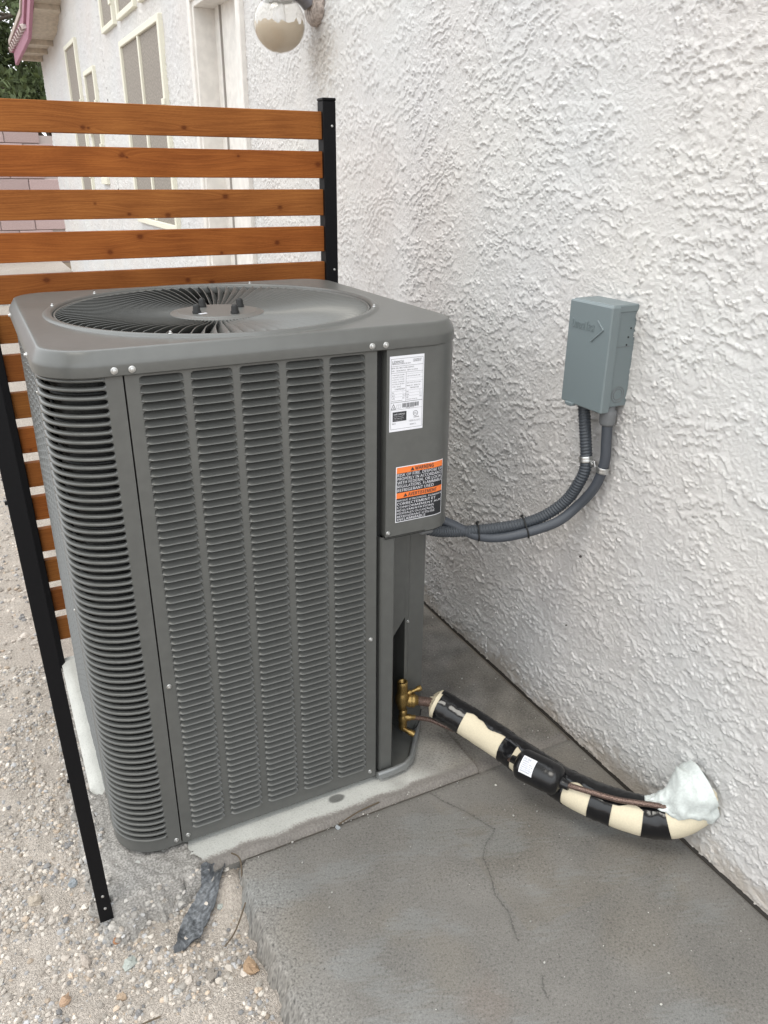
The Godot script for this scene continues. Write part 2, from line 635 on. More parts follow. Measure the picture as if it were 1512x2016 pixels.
func stone_mesh(sd: int, sub := 5, seg := 8, flat := false) -> MB:
	var nz := fnl(sd, 0.9, 2)
	var mb := MB.new()
	var p := PackedVector3Array()
	for i in seg:
		for j in sub + 1:
			var a := TAU * i / seg + (0.3 * j if flat else 0.0)
			var t := PI * j / sub
			var d := Vector3(sin(t) * cos(a), cos(t), -sin(t) * sin(a))
			var r := 1.0 + 0.50 * nz.get_noise_3d(d.x * 1.5, d.y * 1.5, d.z * 1.5) + 0.22 * nz.get_noise_3d(d.x * 4.0, d.y * 4.0, d.z * 4.0)
			p.append(d * r * Vector3(1.0, 0.62, 0.80))
	if flat:
		for i in seg:
			for j in sub:
				var i2 := (i + 1) % seg
				mb.tri(p[i * (sub + 1) + j], p[i * (sub + 1) + j + 1], p[i2 * (sub + 1) + j + 1])
				mb.tri(p[i * (sub + 1) + j], p[i2 * (sub + 1) + j + 1], p[i2 * (sub + 1) + j])
		return mb
	mb.grid(p, seg, sub + 1, true, false)
	return mb

func pebbles() -> void:
	var cols := [lin(0.45, 0.40, 0.35), lin(0.38, 0.34, 0.30), lin(0.50, 0.46, 0.41), lin(0.34, 0.335, 0.335), lin(0.43, 0.35, 0.275), lin(0.27, 0.262, 0.26), lin(0.46, 0.42, 0.375), lin(0.40, 0.36, 0.32), lin(0.44, 0.395, 0.345), lin(0.43, 0.385, 0.34)]
	var pm := mat(1, 1, 1, 0.92)
	pm.vertex_color_use_as_albedo = true
	for variant in 4:
		var mm := MultiMesh.new()
		mm.transform_format = MultiMesh.TRANSFORM_3D
		mm.use_colors = true
		mm.mesh = stone_mesh(200 + variant, 4, 6, true).mesh()
		var tr := []
		var cl := []
		var tries := 0
		while tr.size() < 13000 and tries < 90000:
			tries += 1
			var near := tries % 3 != 0
			var x := rng.randf_range(-0.62, 0.09)
			var z := rng.randf_range(-0.9, 0.5) if near else rng.randf_range(-3.0, -0.9)
			if tries % 6 == 0: x = rng.randf_range(-1.4, -0.62)
			if x > -0.135 and z < 0.066: continue
			if x > 0.055 and z > 0.07 and rng.randf() < 0.8: continue
			var clump := nz_a.get_noise_2d(x * 9.0 + 40.0, z * 9.0)
			if rng.randf() < 0.9 * smoothstep(0.15, -0.35, clump): continue
			var s := 0.0008 + 0.0058 * pow(rng.randf(), 3.3)
			if rng.randf() < 0.014: s = rng.randf_range(0.005, 0.011)
			if x > -0.19 and x < 0.05 and z > -0.25 and z < 0.12 and rng.randf() < 0.10: s = rng.randf_range(0.003, 0.008)
			if z < -0.9: s *= 1.5
			var fy := footing_y(x, z) if x > -0.24 and z > -0.80 and z < 0.21 else -1.0
			var dy := dirt_y(x, z)
			if fy > dy and rng.randf() < 0.1: continue
			var y := maxf(dy, fy) + s * rng.randf_range(-0.45, 0.25)
			var b := Basis.from_euler(Vector3(rng.randf_range(-0.5, 0.5), rng.randf() * TAU, rng.randf_range(-0.5, 0.5))).scaled(Vector3.ONE * s)
			tr.append(Transform3D(b, Vector3(x, y, z)))
			var c: Color = cols[rng.randi() % cols.size()]
			var k := rng.randf_range(0.8, 1.15)
			if fy > dy: c = c.lerp(lin(0.40, 0.40, 0.395), 0.45)
			cl.append(Color(c.r * k, c.g * k, c.b * k).srgb_to_linear())
		mm.instance_count = tr.size()
		for i in tr.size():
			mm.set_instance_transform(i, tr[i])
			mm.set_instance_color(i, cl[i])
		var o := MultiMeshInstance3D.new()
		o.multimesh = mm
		o.material_override = pm
		o.name = numbered("gravel")
		o.set_meta("kind", "stuff")
		meta(o, "loose small gravel strewn over the dirt left of the unit", "gravel", "gravel on the dirt")
		add_child(o)

# ---------------------------------------------------------------- house
func stucco_patch(mb: MB, zs: PackedFloat32Array, ys: PackedFloat32Array, amp: float) -> void:
	var n_dir := fnl(71, 1.5, 2)
	var n_low := fnl(72, 6.0, 2)
	var n_mid := fnl(73, 46.0, 2)
	var n_hi := fnl(74, 150.0, 2)
	var n_mask := fnl(75, 7.0, 3)
	var n_crumb := fnl(76, 46.0, 3)
	var n_tint := fnl(77, 1.3, 2)
	var nu := zs.size()
	var nv := ys.size()
	var hs := PackedFloat32Array()
	hs.resize(nu * nv)
	var cols := PackedColorArray()
	cols.resize(nu * nv)
	for i in nu:
		var z := zs[i]
		for j in nv:
			var y := ys[j]
			var d := n_dir.get_noise_2d(z, y)
			var mid := n_mid.get_noise_2d(z * 0.8, y)
			var hi := n_hi.get_noise_2d(z, y)
			var mk := n_mask.get_noise_2d(z * 0.7 + 3.0, y)
			# lapped trowel strokes: each breaks off at a ragged ledge on its lower, camera-side edge
			var tilt := smoothstep(0.35, 1.1, y)
			var f := y * 25.0 - z * (2.5 + 6.5 * tilt) + z * 5.0 * d + 2.0 * n_low.get_noise_2d(z * 0.75, y) + 0.55 * mid + 0.30 * hi
			var s := f - floorf(f)
			var ledge := minf(1.0, s * 30.0) * pow(1.0 - s, 1.7)
			var lm := smoothstep(-0.26, 0.10, mk + 0.45 * mid)
			# short broken strokes between them
			var f2 := (y * (1.0 - 0.35 * tilt) - z * 0.75 * tilt) * 90.0 + 2.6 * n_low.get_noise_2d(z * 2.3 + 5.0, y * 2.3) + 0.9 * mid + 0.5 * hi
			var s2 := f2 - floorf(f2)
			var stroke := minf(1.0, s2 * 12.0) * pow(1.0 - s2, 1.5)
			var cr := n_crumb.get_noise_2d(z * 0.8, y)
			var sm := smoothstep(-0.12, 0.20, cr) * smoothstep(-0.40, 0.05, n_mask.get_noise_2d(z - 9.0, y * 1.2))
			hs[i * nv + j] = amp * (0.0038 * ledge * lm + 0.0022 * stroke * sm + 0.0006 * smoothstep(0.02, 0.12, hi) + 0.0004 * hi)
			var tn := n_tint.get_noise_2d(z, y)
			var tp := n_tint.get_noise_2d(z + 20.0, y)
			var cc := Color(1.0 + 0.03 * tn, 1.0 + 0.012 * tp, 1.0 - 0.025 * tn) * (0.965 + 0.03 * tp)
			# dirt splashed up from the ground, and the brown run below the lamp
			var splash := smoothstep(0.085, 0.0, y + 0.05 * mk + 0.03 * mid) * 0.75
			var run := smoothstep(1.0, 0.2, Vector2((z + 1.34 + 0.03 * mk) / 0.13, (y - 1.56) / 0.20).length() + 0.5 * mid) * 0.6
			cc = cc.lerp(Color(cc.r * 0.66, cc.g * 0.59, cc.b * 0.51), maxf(splash, run * 0.7))
			cols[i * nv + j] = cc
	var p := PackedVector3Array()
	p.resize(nu * nv)
	for i in nu:
		for j in nv:
			p[i * nv + j] = Vector3(WX - hs[i * nv + j], ys[j], zs[i])
	mb.use_col = true
	mb.grid(p, nu, nv, false, false, PackedVector2Array(), cols)

func house() -> void:
	var h := thing("stucco_house", "long off-white stucco house wall with doors, screened windows and a pink eave", "house", Vector3(1.2, 0, -4.0))
	var mb := MB.new()
	stucco_patch(mb, steps(1.09, 0.66, 0.004), steps(0.014, 1.68, 0.004), 1.0)
	stucco_patch(mb, steps(0.66, -0.80, 0.0021), steps(0.014, 1.68, 0.0021), 1.0)
	stucco_patch(mb, steps(-0.80, -2.112, 0.0032), steps(0.5, 2.0, 0.0032), 1.0)
	stucco_patch(mb, steps(-0.80, -2.112, 0.008), steps(0.014, 0.5, 0.008), 1.0)
	stucco_patch(mb, steps(-2.766, -5.2, 0.0085), steps(0.7, 2.4, 0.0075), 1.5)
	stucco_patch(mb, steps(-5.2, -9.1, 0.014), steps(0.7, 2.4, 0.010), 1.9)
	stucco_patch(mb, steps(-2.766, -9.1, 0.03), steps(2.4, 3.2, 0.02), 1.7)
	stucco_patch(mb, steps(-2.766, -9.1, 0.03), steps(0.014, 0.7, 0.02), 1.7)
	stucco_patch(mb, steps(-2.112, -2.766, 0.01), steps(1.905, 3.2, 0.016), 1.5)
	stucco_patch(mb, steps(1.09, -0.80, 0.0055), steps(1.68, 2.3, 0.0055), 1.0)
	stucco_patch(mb, steps(1.09, -0.80, 0.02), steps(2.3, 3.2, 0.02), 1.0)
	stucco_patch(mb, steps(-0.80, -2.112, 0.010), steps(2.0, 3.2, 0.010), 1.0)
	obj("wall", mb, M.stucco, h)
	# wall thickness behind the render coat, open at the doorway
	mb = MB.new()
	mb.box(Vector3(1.03, 1.6, -0.50), Vector3(0.24, 3.3, 3.19))
	mb.box(Vector3(1.03, 1.6, -5.95), Vector3(0.24, 3.3, 6.29))
	mb.box(Vector3(1.03, 2.58, -2.44), Vector3(0.24, 1.34, 0.70))
	obj("wall_core", mb, M.core, h)
	mb = MB.new()
	mb.box(Vector3(0.9025, 0.006, -0.58), Vector3(0.006, 0.016, 3.06))
	obj("weep_screed", mb, mat(0.05, 0.045, 0.04, 0.9), h)
	# doorway: white leaf set back, boards of the reveal, trim
	mb = MB.new()
	mb.box(Vector3(0.998, 0.98, -2.44), Vector3(0.04, 1.86, 0.66), 0.002)
	var door := obj("door", mb, M.door, h)
	mb = MB.new()
	mb.box(Vector3(0.975, 1.0, -2.64), Vector3(0.012, 1.8, 0.006))
	obj("door_edge", mb, mat(0.3, 0.28, 0.26, 0.8), door)
	mb = MB.new()
	mb.box(Vector3(0.935, 0.98, -2.755), Vector3(0.10, 1.86, 0.03), 0.002)
	mb.box(Vector3(0.935, 0.98, -2.124), Vector3(0.10, 1.86, 0.03), 0.002)
	mb.box(Vector3(0.935, 1.894, -2.44), Vector3(0.10, 0.03, 0.60), 0.002)
	obj("door_jamb", mb, M.door, h)
	mb = MB.new()
	mb.box(Vector3(0.886, 0.98, -2.785), Vector3(0.024, 1.92, 0.045), 0.003)
	mb.box(Vector3(0.886, 0.98, -2.094), Vector3(0.024, 1.92, 0.045), 0.003)
	mb.box(Vector3(0.886, 1.925, -2.44), Vector3(0.0245, 0.045, 0.645), 0.003)
	obj("door_trim", mb, M.door, h)
	# screened windows (z far, z near, y low, y high, mullions)
	for w in [[-4.466, -3.365, 0.915, 1.945, 1], [-6.98, -6.34, 1.00, 2.195, 0], [-6.05, -5.57, 1.30, 1.925, 0], [-5.01, -4.565, 2.05, 2.85, 0], [-4.438, -3.92, 2.05, 2.85, 0], [-3.80, -3.28, 2.05, 2.85, 0]]:
		window(h, w[0], w[1], w[2], w[3], w[4])
	mb = MB.new()
	mb.box(Vector3(0.885, 1.15, -5.68), Vector3(0.03, 0.05, 0.26), 0.004)
	obj("vent_hood", mb, M.cream, h)
	eave(h)

func window(h: Node3D, z0: float, z1: float, y0: float, y1: float, mull: int) -> void:
	var mb := MB.new()
	var t := 0.033
	var x := 0.884
	mb.box(Vector3(x, (y0 + y1) / 2, z0 + t / 2), Vector3(0.03, y1 - y0, t), 0.003)
	mb.box(Vector3(x, (y0 + y1) / 2, z1 - t / 2), Vector3(0.03, y1 - y0, t), 0.003)
	mb.box(Vector3(x, y1 - t / 2, (z0 + z1) / 2), Vector3(0.028, t, z1 - z0 - 2 * t), 0.003)
	mb.box(Vector3(x, y0 + t / 2, (z0 + z1) / 2), Vector3(0.028, t, z1 - z0 - 2 * t), 0.003)
	if mull: mb.box(Vector3(x, (y0 + y1) / 2, (z0 + z1) / 2), Vector3(0.024, y1 - y0 - 2 * t, 0.028), 0.002)
	# little screen clips
	for q in [[z1 - 0.02, lerpf(y0, y1, 0.62)], [z0 + 0.02, lerpf(y0, y1, 0.3)], [z1 - 0.02, lerpf(y0, y1, 0.15)]]:
		mb.box(Vector3(x - 0.018, q[1], q[0]), Vector3(0.012, 0.03, 0.05), 0.002)
	var f := obj("window", mb, M.cream, h)
	mb = MB.new()
	mb.box(Vector3(0.8885, (y0 + y1) / 2, (z0 + z1) / 2), Vector3(0.006, y1 - y0 - 0.03, z1 - z0 - 0.03))
	obj("window_screen", mb, M.screen, f)

func eave(h: Node3D) -> void:
	var pink := mat(0.36, 0.16, 0.22, 0.6)
	var paint := worn(mat(0.55, 0.47, 0.38, 0.8), 2.0, 0.9, 35)
	# raking part towards the camera, then the level run to the far corner
	var rk := [Vector3(0.66, 3.05, -5.1), Vector3(0.66, 2.30, -7.5), Vector3(0.66, 2.26, -9.25)]
	for i in 2:
		var a: Vector3 = rk[i]
		var b: Vector3 = rk[i + 1]
		var d := b - a
		var bs := Basis.looking_at(d.normalized(), Vector3.UP)
		var mb := MB.new()
		mb.box((a + b) / 2 + Vector3(0, 0.09, 0), Vector3(0.03, 0.18, d.length()), 0.003, bs)
		mb.box((a + b) / 2 + Vector3(-0.025, 0.15, 0), Vector3(0.024, 0.07, d.length()), 0.003, bs)
		obj("fascia", mb, pink, h)
		mb = MB.new()
		mb.box((a + b) / 2 + Vector3(0.125, 0.06, 0), Vector3(0.22, 0.02, d.length()), 0.0, bs)
		for k in 3:
			mb.box(a.lerp(b, 0.2 + 0.3 * k) + Vector3(0.125, 0.03, 0), Vector3(0.21, 0.05, 0.05), 0.002, bs)
		obj("soffit", mb, paint, h)
		mb = MB.new()
		mb.box((a + b) / 2 + Vector3(0.30, 0.21, 0), Vector3(0.70, 0.04, d.length()), 0.0, bs)
		obj("roof", mb, mat(0.45, 0.38, 0.34, 0.9), h)
	var tm := MB.new()
	var p := PackedVector3Array()
	for i in 2:
		for k in 7:
			var a := PI * k / 6.0
			p.append(Vector3(-0.34 * i, sin(a) * (0.055 - 0.008 * i), cos(a) * (0.085 - 0.01 * i)))
	tm.grid(p, 2, 7, false, true)
	var tile := tm.mesh()
	var tmat := worn(mat(0.56, 0.48, 0.45, 0.85), 3.0, 0.8, 37)
	for k in 9:
		var o := put("roof_tile", tile, tmat, h)
		o.position += Vector3(0.93, 0, 0) + Vector3(0.0, 2.47, -7.55 - 0.2 * k)
		o.rotation.z = 0.30
	# near tiles along the rake
	for k in 6:
		var o := put("rake_tile", tile, tmat, h)
		o.position += Vector3(0.78, 2.52 + 0.16 * k, -7.25 + 0.5 * k)
		o.rotation.y = PI / 2
		o.rotation.x = 0.0
		o.rotation.z = -0.31
		o.scale = Vector3(1.6, 1.2, 1.2)

# ---------------------------------------------------------------- what stands beyond the screen
func background() -> void:
	# block wall across the far end of the yard
	var bw := thing("block_wall", "pinkish concrete block wall across the far end of the yard", "wall", Vector3(-1.5, 0.1, -10.2))
	var mb := MB.new()
	mb.box(Vector3(-2.0, 0.86, -10.30), Vector3(6.1, 1.5, 0.12))
	obj("mortar_core", mb, mat(0.40, 0.34, 0.32, 0.95), bw)
	var ms := []
	for k in 3:
		var m := worn(mat(0.44 + 0.03 * k, 0.33 + 0.02 * k, 0.315 + 0.02 * k, 0.95), 4.0, 0.86, 120 + k, 0.1, 0.05)
		ms.append(m)
	mb = MB.new()
	mb.box(Vector3.ZERO, Vector3(0.392, 0.192, 0.05), 0.006)
	var blk := mb.mesh()
	for r in 8:
		for c in 15:
			var o := put("block", blk, ms[rng.randi() % 3], bw)
			o.position += Vector3(0.86 - 0.4 * c - (0.2 if r % 2 else 0.0), 0.22 + 0.2 * r, -10.235 + rng.randf_range(-0.004, 0.004))
	# pale concrete step by the far wall
	mb = MB.new()
	mb.box(Vector3(0.35, 0.10, -7.4), Vector3(1.0, 0.12, 1.1), 0.01)
	var st := obj("concrete_step", mb, worn(mat(0.52, 0.52, 0.50, 0.9), 3.0, 0.8, 131))
	meta(st, "pale concrete landing on the gravel by the far end of the house wall", "landing")
	tree("leafy_tree", "dark green leafy tree rising behind the far block wall", Vector3(-0.1, 0.1, -12.6), 6.0, 1.9, 30)
	tree("shade_tree", "bigger tree farther back beyond the block wall, behind the house corner", Vector3(1.6, 0.1, -15.5), 7.0, 2.8, 31)

func tree(called: String, label: String, at: Vector3, tall: float, wide: float, sd: int) -> void:
	var t := thing(called, label, "tree", at, "trees beyond the block wall")
	var r := RandomNumberGenerator.new()
	r.seed = sd
	var mb := MB.new()
	mb.tube(PackedVector3Array([at, at + Vector3(0.05, tall * 0.25, 0), at + Vector3(-0.05, tall * 0.5, 0.05)]), [0.14, 0.11, 0.07], 9)
	var clumps := []
	for k in 26:
		var a := r.randf() * TAU
		var q := Vector3(cos(a) * wide * sqrt(r.randf()), tall * r.randf_range(0.28, 1.0), sin(a) * wide * sqrt(r.randf()))
		q.x *= 1.0 - 0.5 * absf(q.y / tall - 0.6)
		clumps.append([q, r.randf_range(0.35, 0.75)])
		var p0 := at + Vector3(0, tall * r.randf_range(0.2, 0.5), 0)
		mb.tube(PackedVector3Array([p0, p0.lerp(at + q, 0.5) + Vector3(0, 0.1, 0), at + q]), [0.05, 0.03, 0.01], 5)
	obj("trunk", mb, worn(mat(0.12, 0.09, 0.07, 0.95), 5.0, 0.6, 140 + sd), t)
	var lm := MB.new()
	lm.quad(Vector3(-0.03, 0, 0), Vector3(0, -0.005, 0.045), Vector3(0.03, 0.008, 0.1), Vector3(0.0, 0.012, 0.05))
	lm.quad(Vector3(-0.05, 0.02, 0.02), Vector3(-0.02, 0.0, 0.03), Vector3(-0.03, 0.03, 0.10), Vector3(-0.06, 0.03, 0.06))
	var mm := MultiMesh.new()
	mm.transform_format = MultiMesh.TRANSFORM_3D
	mm.use_colors = true
	mm.mesh = lm.mesh()
	mm.instance_count = 15000
	for i in 15000:
		var c: Array = clumps[r.randi() % clumps.size()]
		var d := Vector3(r.randfn(), r.randfn() * 0.7, r.randfn()).normalized() * pow(r.randf(), 0.4) * float(c[1])
		var bs := Basis.from_euler(Vector3(r.randf() * TAU, r.randf() * TAU, r.randf() * TAU)).scaled(Vector3.ONE * r.randf_range(0.7, 1.5))
		mm.set_instance_transform(i, Transform3D(bs, (c[0] as Vector3) + d))
		var k := r.randf_range(0.6, 1.3)
		mm.set_instance_color(i, Color(0.075 * k, 0.10 * k, 0.035 * k))
	var o := MultiMeshInstance3D.new()
	o.multimesh = mm
	var m := mat(1, 1, 1, 0.7)
	m.vertex_color_use_as_albedo = true
	m.backlight_enabled = true
	m.backlight = Color(0.25, 0.3, 0.1)
	o.material_override = m
	o.name = "crown"
	o.set_meta("kind", "stuff")
	t.add_child(o)

# ---------------------------------------------------------------- slatted privacy screen
func wood_textures() -> Array:
	var w := 1024
	var rows := 8
	var rh := 96
	var h := rows * rh
	var data := PackedByteArray()
	data.resize(w * h * 3)
	var na := fnl(81, 1.0, 4)
	var nb := fnl(82, 1.0, 2)
	var r := RandomNumberGenerator.new()
	r.seed = 5
	for k in rows:
		var knots := []
		for q in r.randi_range(3, 6):
			knots.append([r.randf(), r.randf_range(0.1, 0.9), r.randf_range(0.45, 1.15)])
		for j in rh:
			var y := float(j) / rh
			for i in w:
				var x := float(i) / w
				# metres along and across the board
				var px := x * 0.84
				var py := y * 0.062
				var gy := py + 0.010 * nb.get_noise_2d(px * 2.2 + k * 13.0, py * 9.0)
				var dark := 0.0
				var ring := 0.0
				for kn in knots:
					var dx: float = px - kn[0] * 0.84
					var dy: float = py - kn[1] * 0.062
					var rr: float = 0.0045 * kn[2]
					var d := sqrt(dx * dx * 0.55 + dy * dy)
					if d < 0.05:
						gy += signf(dy) * rr * 1.6 * exp(-absf(dx) / 0.03) * exp(-absf(dy) / 0.014)
						dark = maxf(dark, 1.0 - smoothstep(rr * 0.55, rr * 1.05, d))
						ring = maxf(ring, exp(-pow((d - rr * 1.0) / (rr * 0.35), 2.0)))
						dark = maxf(dark, 0.35 * exp(-d / (rr * 2.0)))
				var g1 := na.get_noise_2d(px * 5.0 + k * 31.0, gy * 320.0)
				var g2 := na.get_noise_2d(px * 26.0 + k * 17.0, gy * 1500.0)
				var bl := nb.get_noise_2d(px * 5.0, k * 7.0 + py * 8.0)
				var t := clampf(1.0 + 0.34 * g1 + 0.16 * g2 + 0.22 * bl, 0.4, 1.6)
				t *= 1.0 - 0.50 * dark - 0.22 * ring
				var c := Color(0.262 * t, 0.089 * pow(t, 1.3), 0.0205 * pow(t, 1.5)).linear_to_srgb()
				var o := ((k * rh + j) * w + i) * 3
				data[o] = clampi(int(c.r * 255), 0, 255)
				data[o + 1] = clampi(int(c.g * 255), 0, 255)
				data[o + 2] = clampi(int(c.b * 255), 0, 255)
	return [ImageTexture.create_from_image(Image.create_from_data(w, h, false, Image.FORMAT_RGB8, data)), rows]

func fence() -> void:
	var f := thing("slat_screen", "orange-brown wooden slat screen on black steel posts behind the unit", "screen", Vector3(0.26, 0, -0.80))
	var wt := wood_textures()
	var wm := StandardMaterial3D.new()
	wm.albedo_texture = wt[0]
	wm.roughness = 0.72
	wm.metallic_specular = 0.3
	var wms := []
	for q in [Color(1, 1, 1), Color(0.92, 0.90, 0.88), Color(1.0, 0.95, 0.90), Color(0.96, 0.99, 0.98)]:
		var w2: StandardMaterial3D = wm.duplicate()
		w2.albedo_color = q
		wms.append(w2)
	for k in 15:
		var y1 := 1.3615 - 0.0880 * k
		var y0 := y1 - 0.0620
		var x0 := -0.152
		var x1 := 0.668
		var mb := MB.new()
		var row := (k * 3) % 8
		var c := Vector3((x0 + x1) / 2, (y0 + y1) / 2, -0.800)
		mb.box(c, Vector3(x1 - x0, y1 - y0, 0.019), 0.0012, Basis(Vector3.BACK, rng.randf_range(-0.002, 0.002)))
		for q in mb.v.size():
			var p := mb.v[q]
			mb.uv[q] = Vector2((p.x - x0) / (x1 - x0) * 0.98 + 0.01, (row + clampf(0.03 + 0.94 * (y1 - p.y + (p.z + 0.79) * 0.5) / (y1 - y0), 0.02, 0.98)) / float(wt[1]))
		obj("slat", mb, wms[(k * 2 + k / 4) % 4], f)
	var post := func(x: float, z: float, wx: float, wz: float, top: float, bot: float) -> MeshInstance3D:
		var mb := MB.new()
		mb.box(Vector3(x, (top + bot) / 2, z), Vector3(wx, top - bot, wz), 0.0015)
		return obj("post", mb, M.black, f)
	var p1: MeshInstance3D = post.call(0.676, -0.797, 0.034, 0.036, 1.385, -0.02)
	var mb := MB.new()
	mb.box(Vector3(0.676, 1.3885, -0.797), Vector3(0.036, 0.007, 0.038), 0.002)
	obj("post_cap", mb, M.black, p1)
	for y in [1.33, 0.99]:
		mb = MB.new()
		disc(mb, Vector3(0.682, y, -0.779), Vector3.BACK, 0.003, 0.002, 10)
		obj("screw", mb, M.steel, p1)
	var p2: MeshInstance3D = post.call(-0.147, -0.797, 0.032, 0.036, 1.385, -0.03)
	p2.rotation.z = 0.0150
	# lone near post
	var n := thing("steel_post", "lone black steel post with two bolt holes at its foot left of the unit", "post", Vector3(-0.159, -0.02, 0.068))
	mb = MB.new()
	mb.box(Vector3(-0.159, 0.683, 0.066), Vector3(0.0235, 1.405, 0.028), 0.001)
	obj("tube", mb, M.black, n)
	n.rotation.z = 0.0186
	mb = MB.new()
	mb.box(Vector3(-0.159, 1.389, 0.066), Vector3(0.0255, 0.007, 0.030), 0.002)
	obj("post_cap", mb, M.black, n)
	for y in [0.012, 0.042]:
		mb = MB.new()
		disc(mb, Vector3(-0.158, y, 0.080), Vector3.BACK, 0.0027, 0.0012, 10)
		obj("bolt", mb, M.steel, n)
	for y in [0.80, 0.30]:
		mb = MB.new()
		disc(mb, Vector3(-0.171, y, 0.066), Vector3.LEFT, 0.003, 0.003, 10)
		obj("screw", mb, M.black, n)

# ---------------------------------------------------------------- condensing unit
func rrect_hit(a: float, lo: Vector2, hi: Vector2, rad: float, inset: float) -> Vector2:
	# where a ray from the fan's middle meets the rounded rectangle drawn in by inset
	var c := Vector2(FANC.x, FANC.z)
	var d := Vector2(cos(a), -sin(a))
	var mid := (lo + hi) / 2
	var half := (hi - lo) / 2
	var t0 := 0.0
	var t1 := 1.0
	for k in 26:
		var t := (t0 + t1) / 2
		var q := (c + d * t - mid).abs() - half + Vector2(rad, rad)
		var sd := q.max(Vector2.ZERO).length() + minf(maxf(q.x, q.y), 0.0) - rad
		if sd < -inset: t0 = t
		else: t1 = t
	return c + d * t0

func screw(parent: Node3D, c: Vector3, nrm: Vector3, r := 0.0042) -> void:
	var mb := MB.new()
	disc(mb, c, nrm, r * 1.35, 0.0012, 16, 0.4)
	disc(mb, c + nrm * 0.0012, nrm, r * 0.85, 0.0030, 6, 0.2)
	obj("screw", mb, M.steel, parent)

func louver_mesh(w: float, h: float) -> MB:
	# one pressed louvre: dark throat at its top, sloping out to a rolled lip
	var mb := MB.new()
	var vs := [0.0, 0.10, 0.22, 0.38, 0.55, 0.70, 0.80, 0.88, 0.94, 0.985, 1.0]
	var zsv := [-0.0170, -0.0136, -0.0108, -0.0072, -0.0038, 0.0000, 0.0030, 0.0050, 0.0048, 0.0018, -0.0060]
	var us := [0.0, 0.0012, 0.003, 0.006, 0.012]
	var nu := us.size() * 2
	var p := PackedVector3Array()
	var web := []
	for ui in nu:
		var inside: float = us[ui] if ui < us.size() else us[nu - 1 - ui]
		for k in vs.size():
			var y: float = -h * vs[k] * 0.985
			var dy: float = -y
			var r := 0.0052
			var ins := 0.0006
			if dy < r: ins += r - sqrt(maxf(0.0, r * r - (r - dy) * (r - dy)))
			var e: float = ins + inside
			var x := e if ui < us.size() else w - e
			var tk := smoothstep(0.0, 0.005, inside)
			var z: float = zsv[k]
			if z > 0.0: z *= smoothstep(0.0, 0.008, inside)
			elif k > 5: z *= 1.0
			else: z = lerpf(-0.0035, z, tk)
			if inside == 0.0: z = -0.0002
			p.append(Vector3(x, y, z))
	mb.grid(p, nu, vs.size(), false, true)
	for s in 2:
		for k in vs.size() - 1:
			var a := p[k if s == 0 else (nu - 1) * vs.size() + k]
			var b := p[k + 1 if s == 0 else (nu - 1) * vs.size() + k + 1]
			var ea := Vector3(0.0 if s == 0 else w, a.y, -0.0002)
			var eb := Vector3(0.0 if s == 0 else w, b.y, -0.0002)
			if s == 0: mb.quad(eb, b, a, ea)
			else: mb.quad(b, eb, ea, a)
	return mb

const COLX := [0.0215, 0.0992, 0.1770, 0.2548, 0.3318]
const COLW := 0.0672

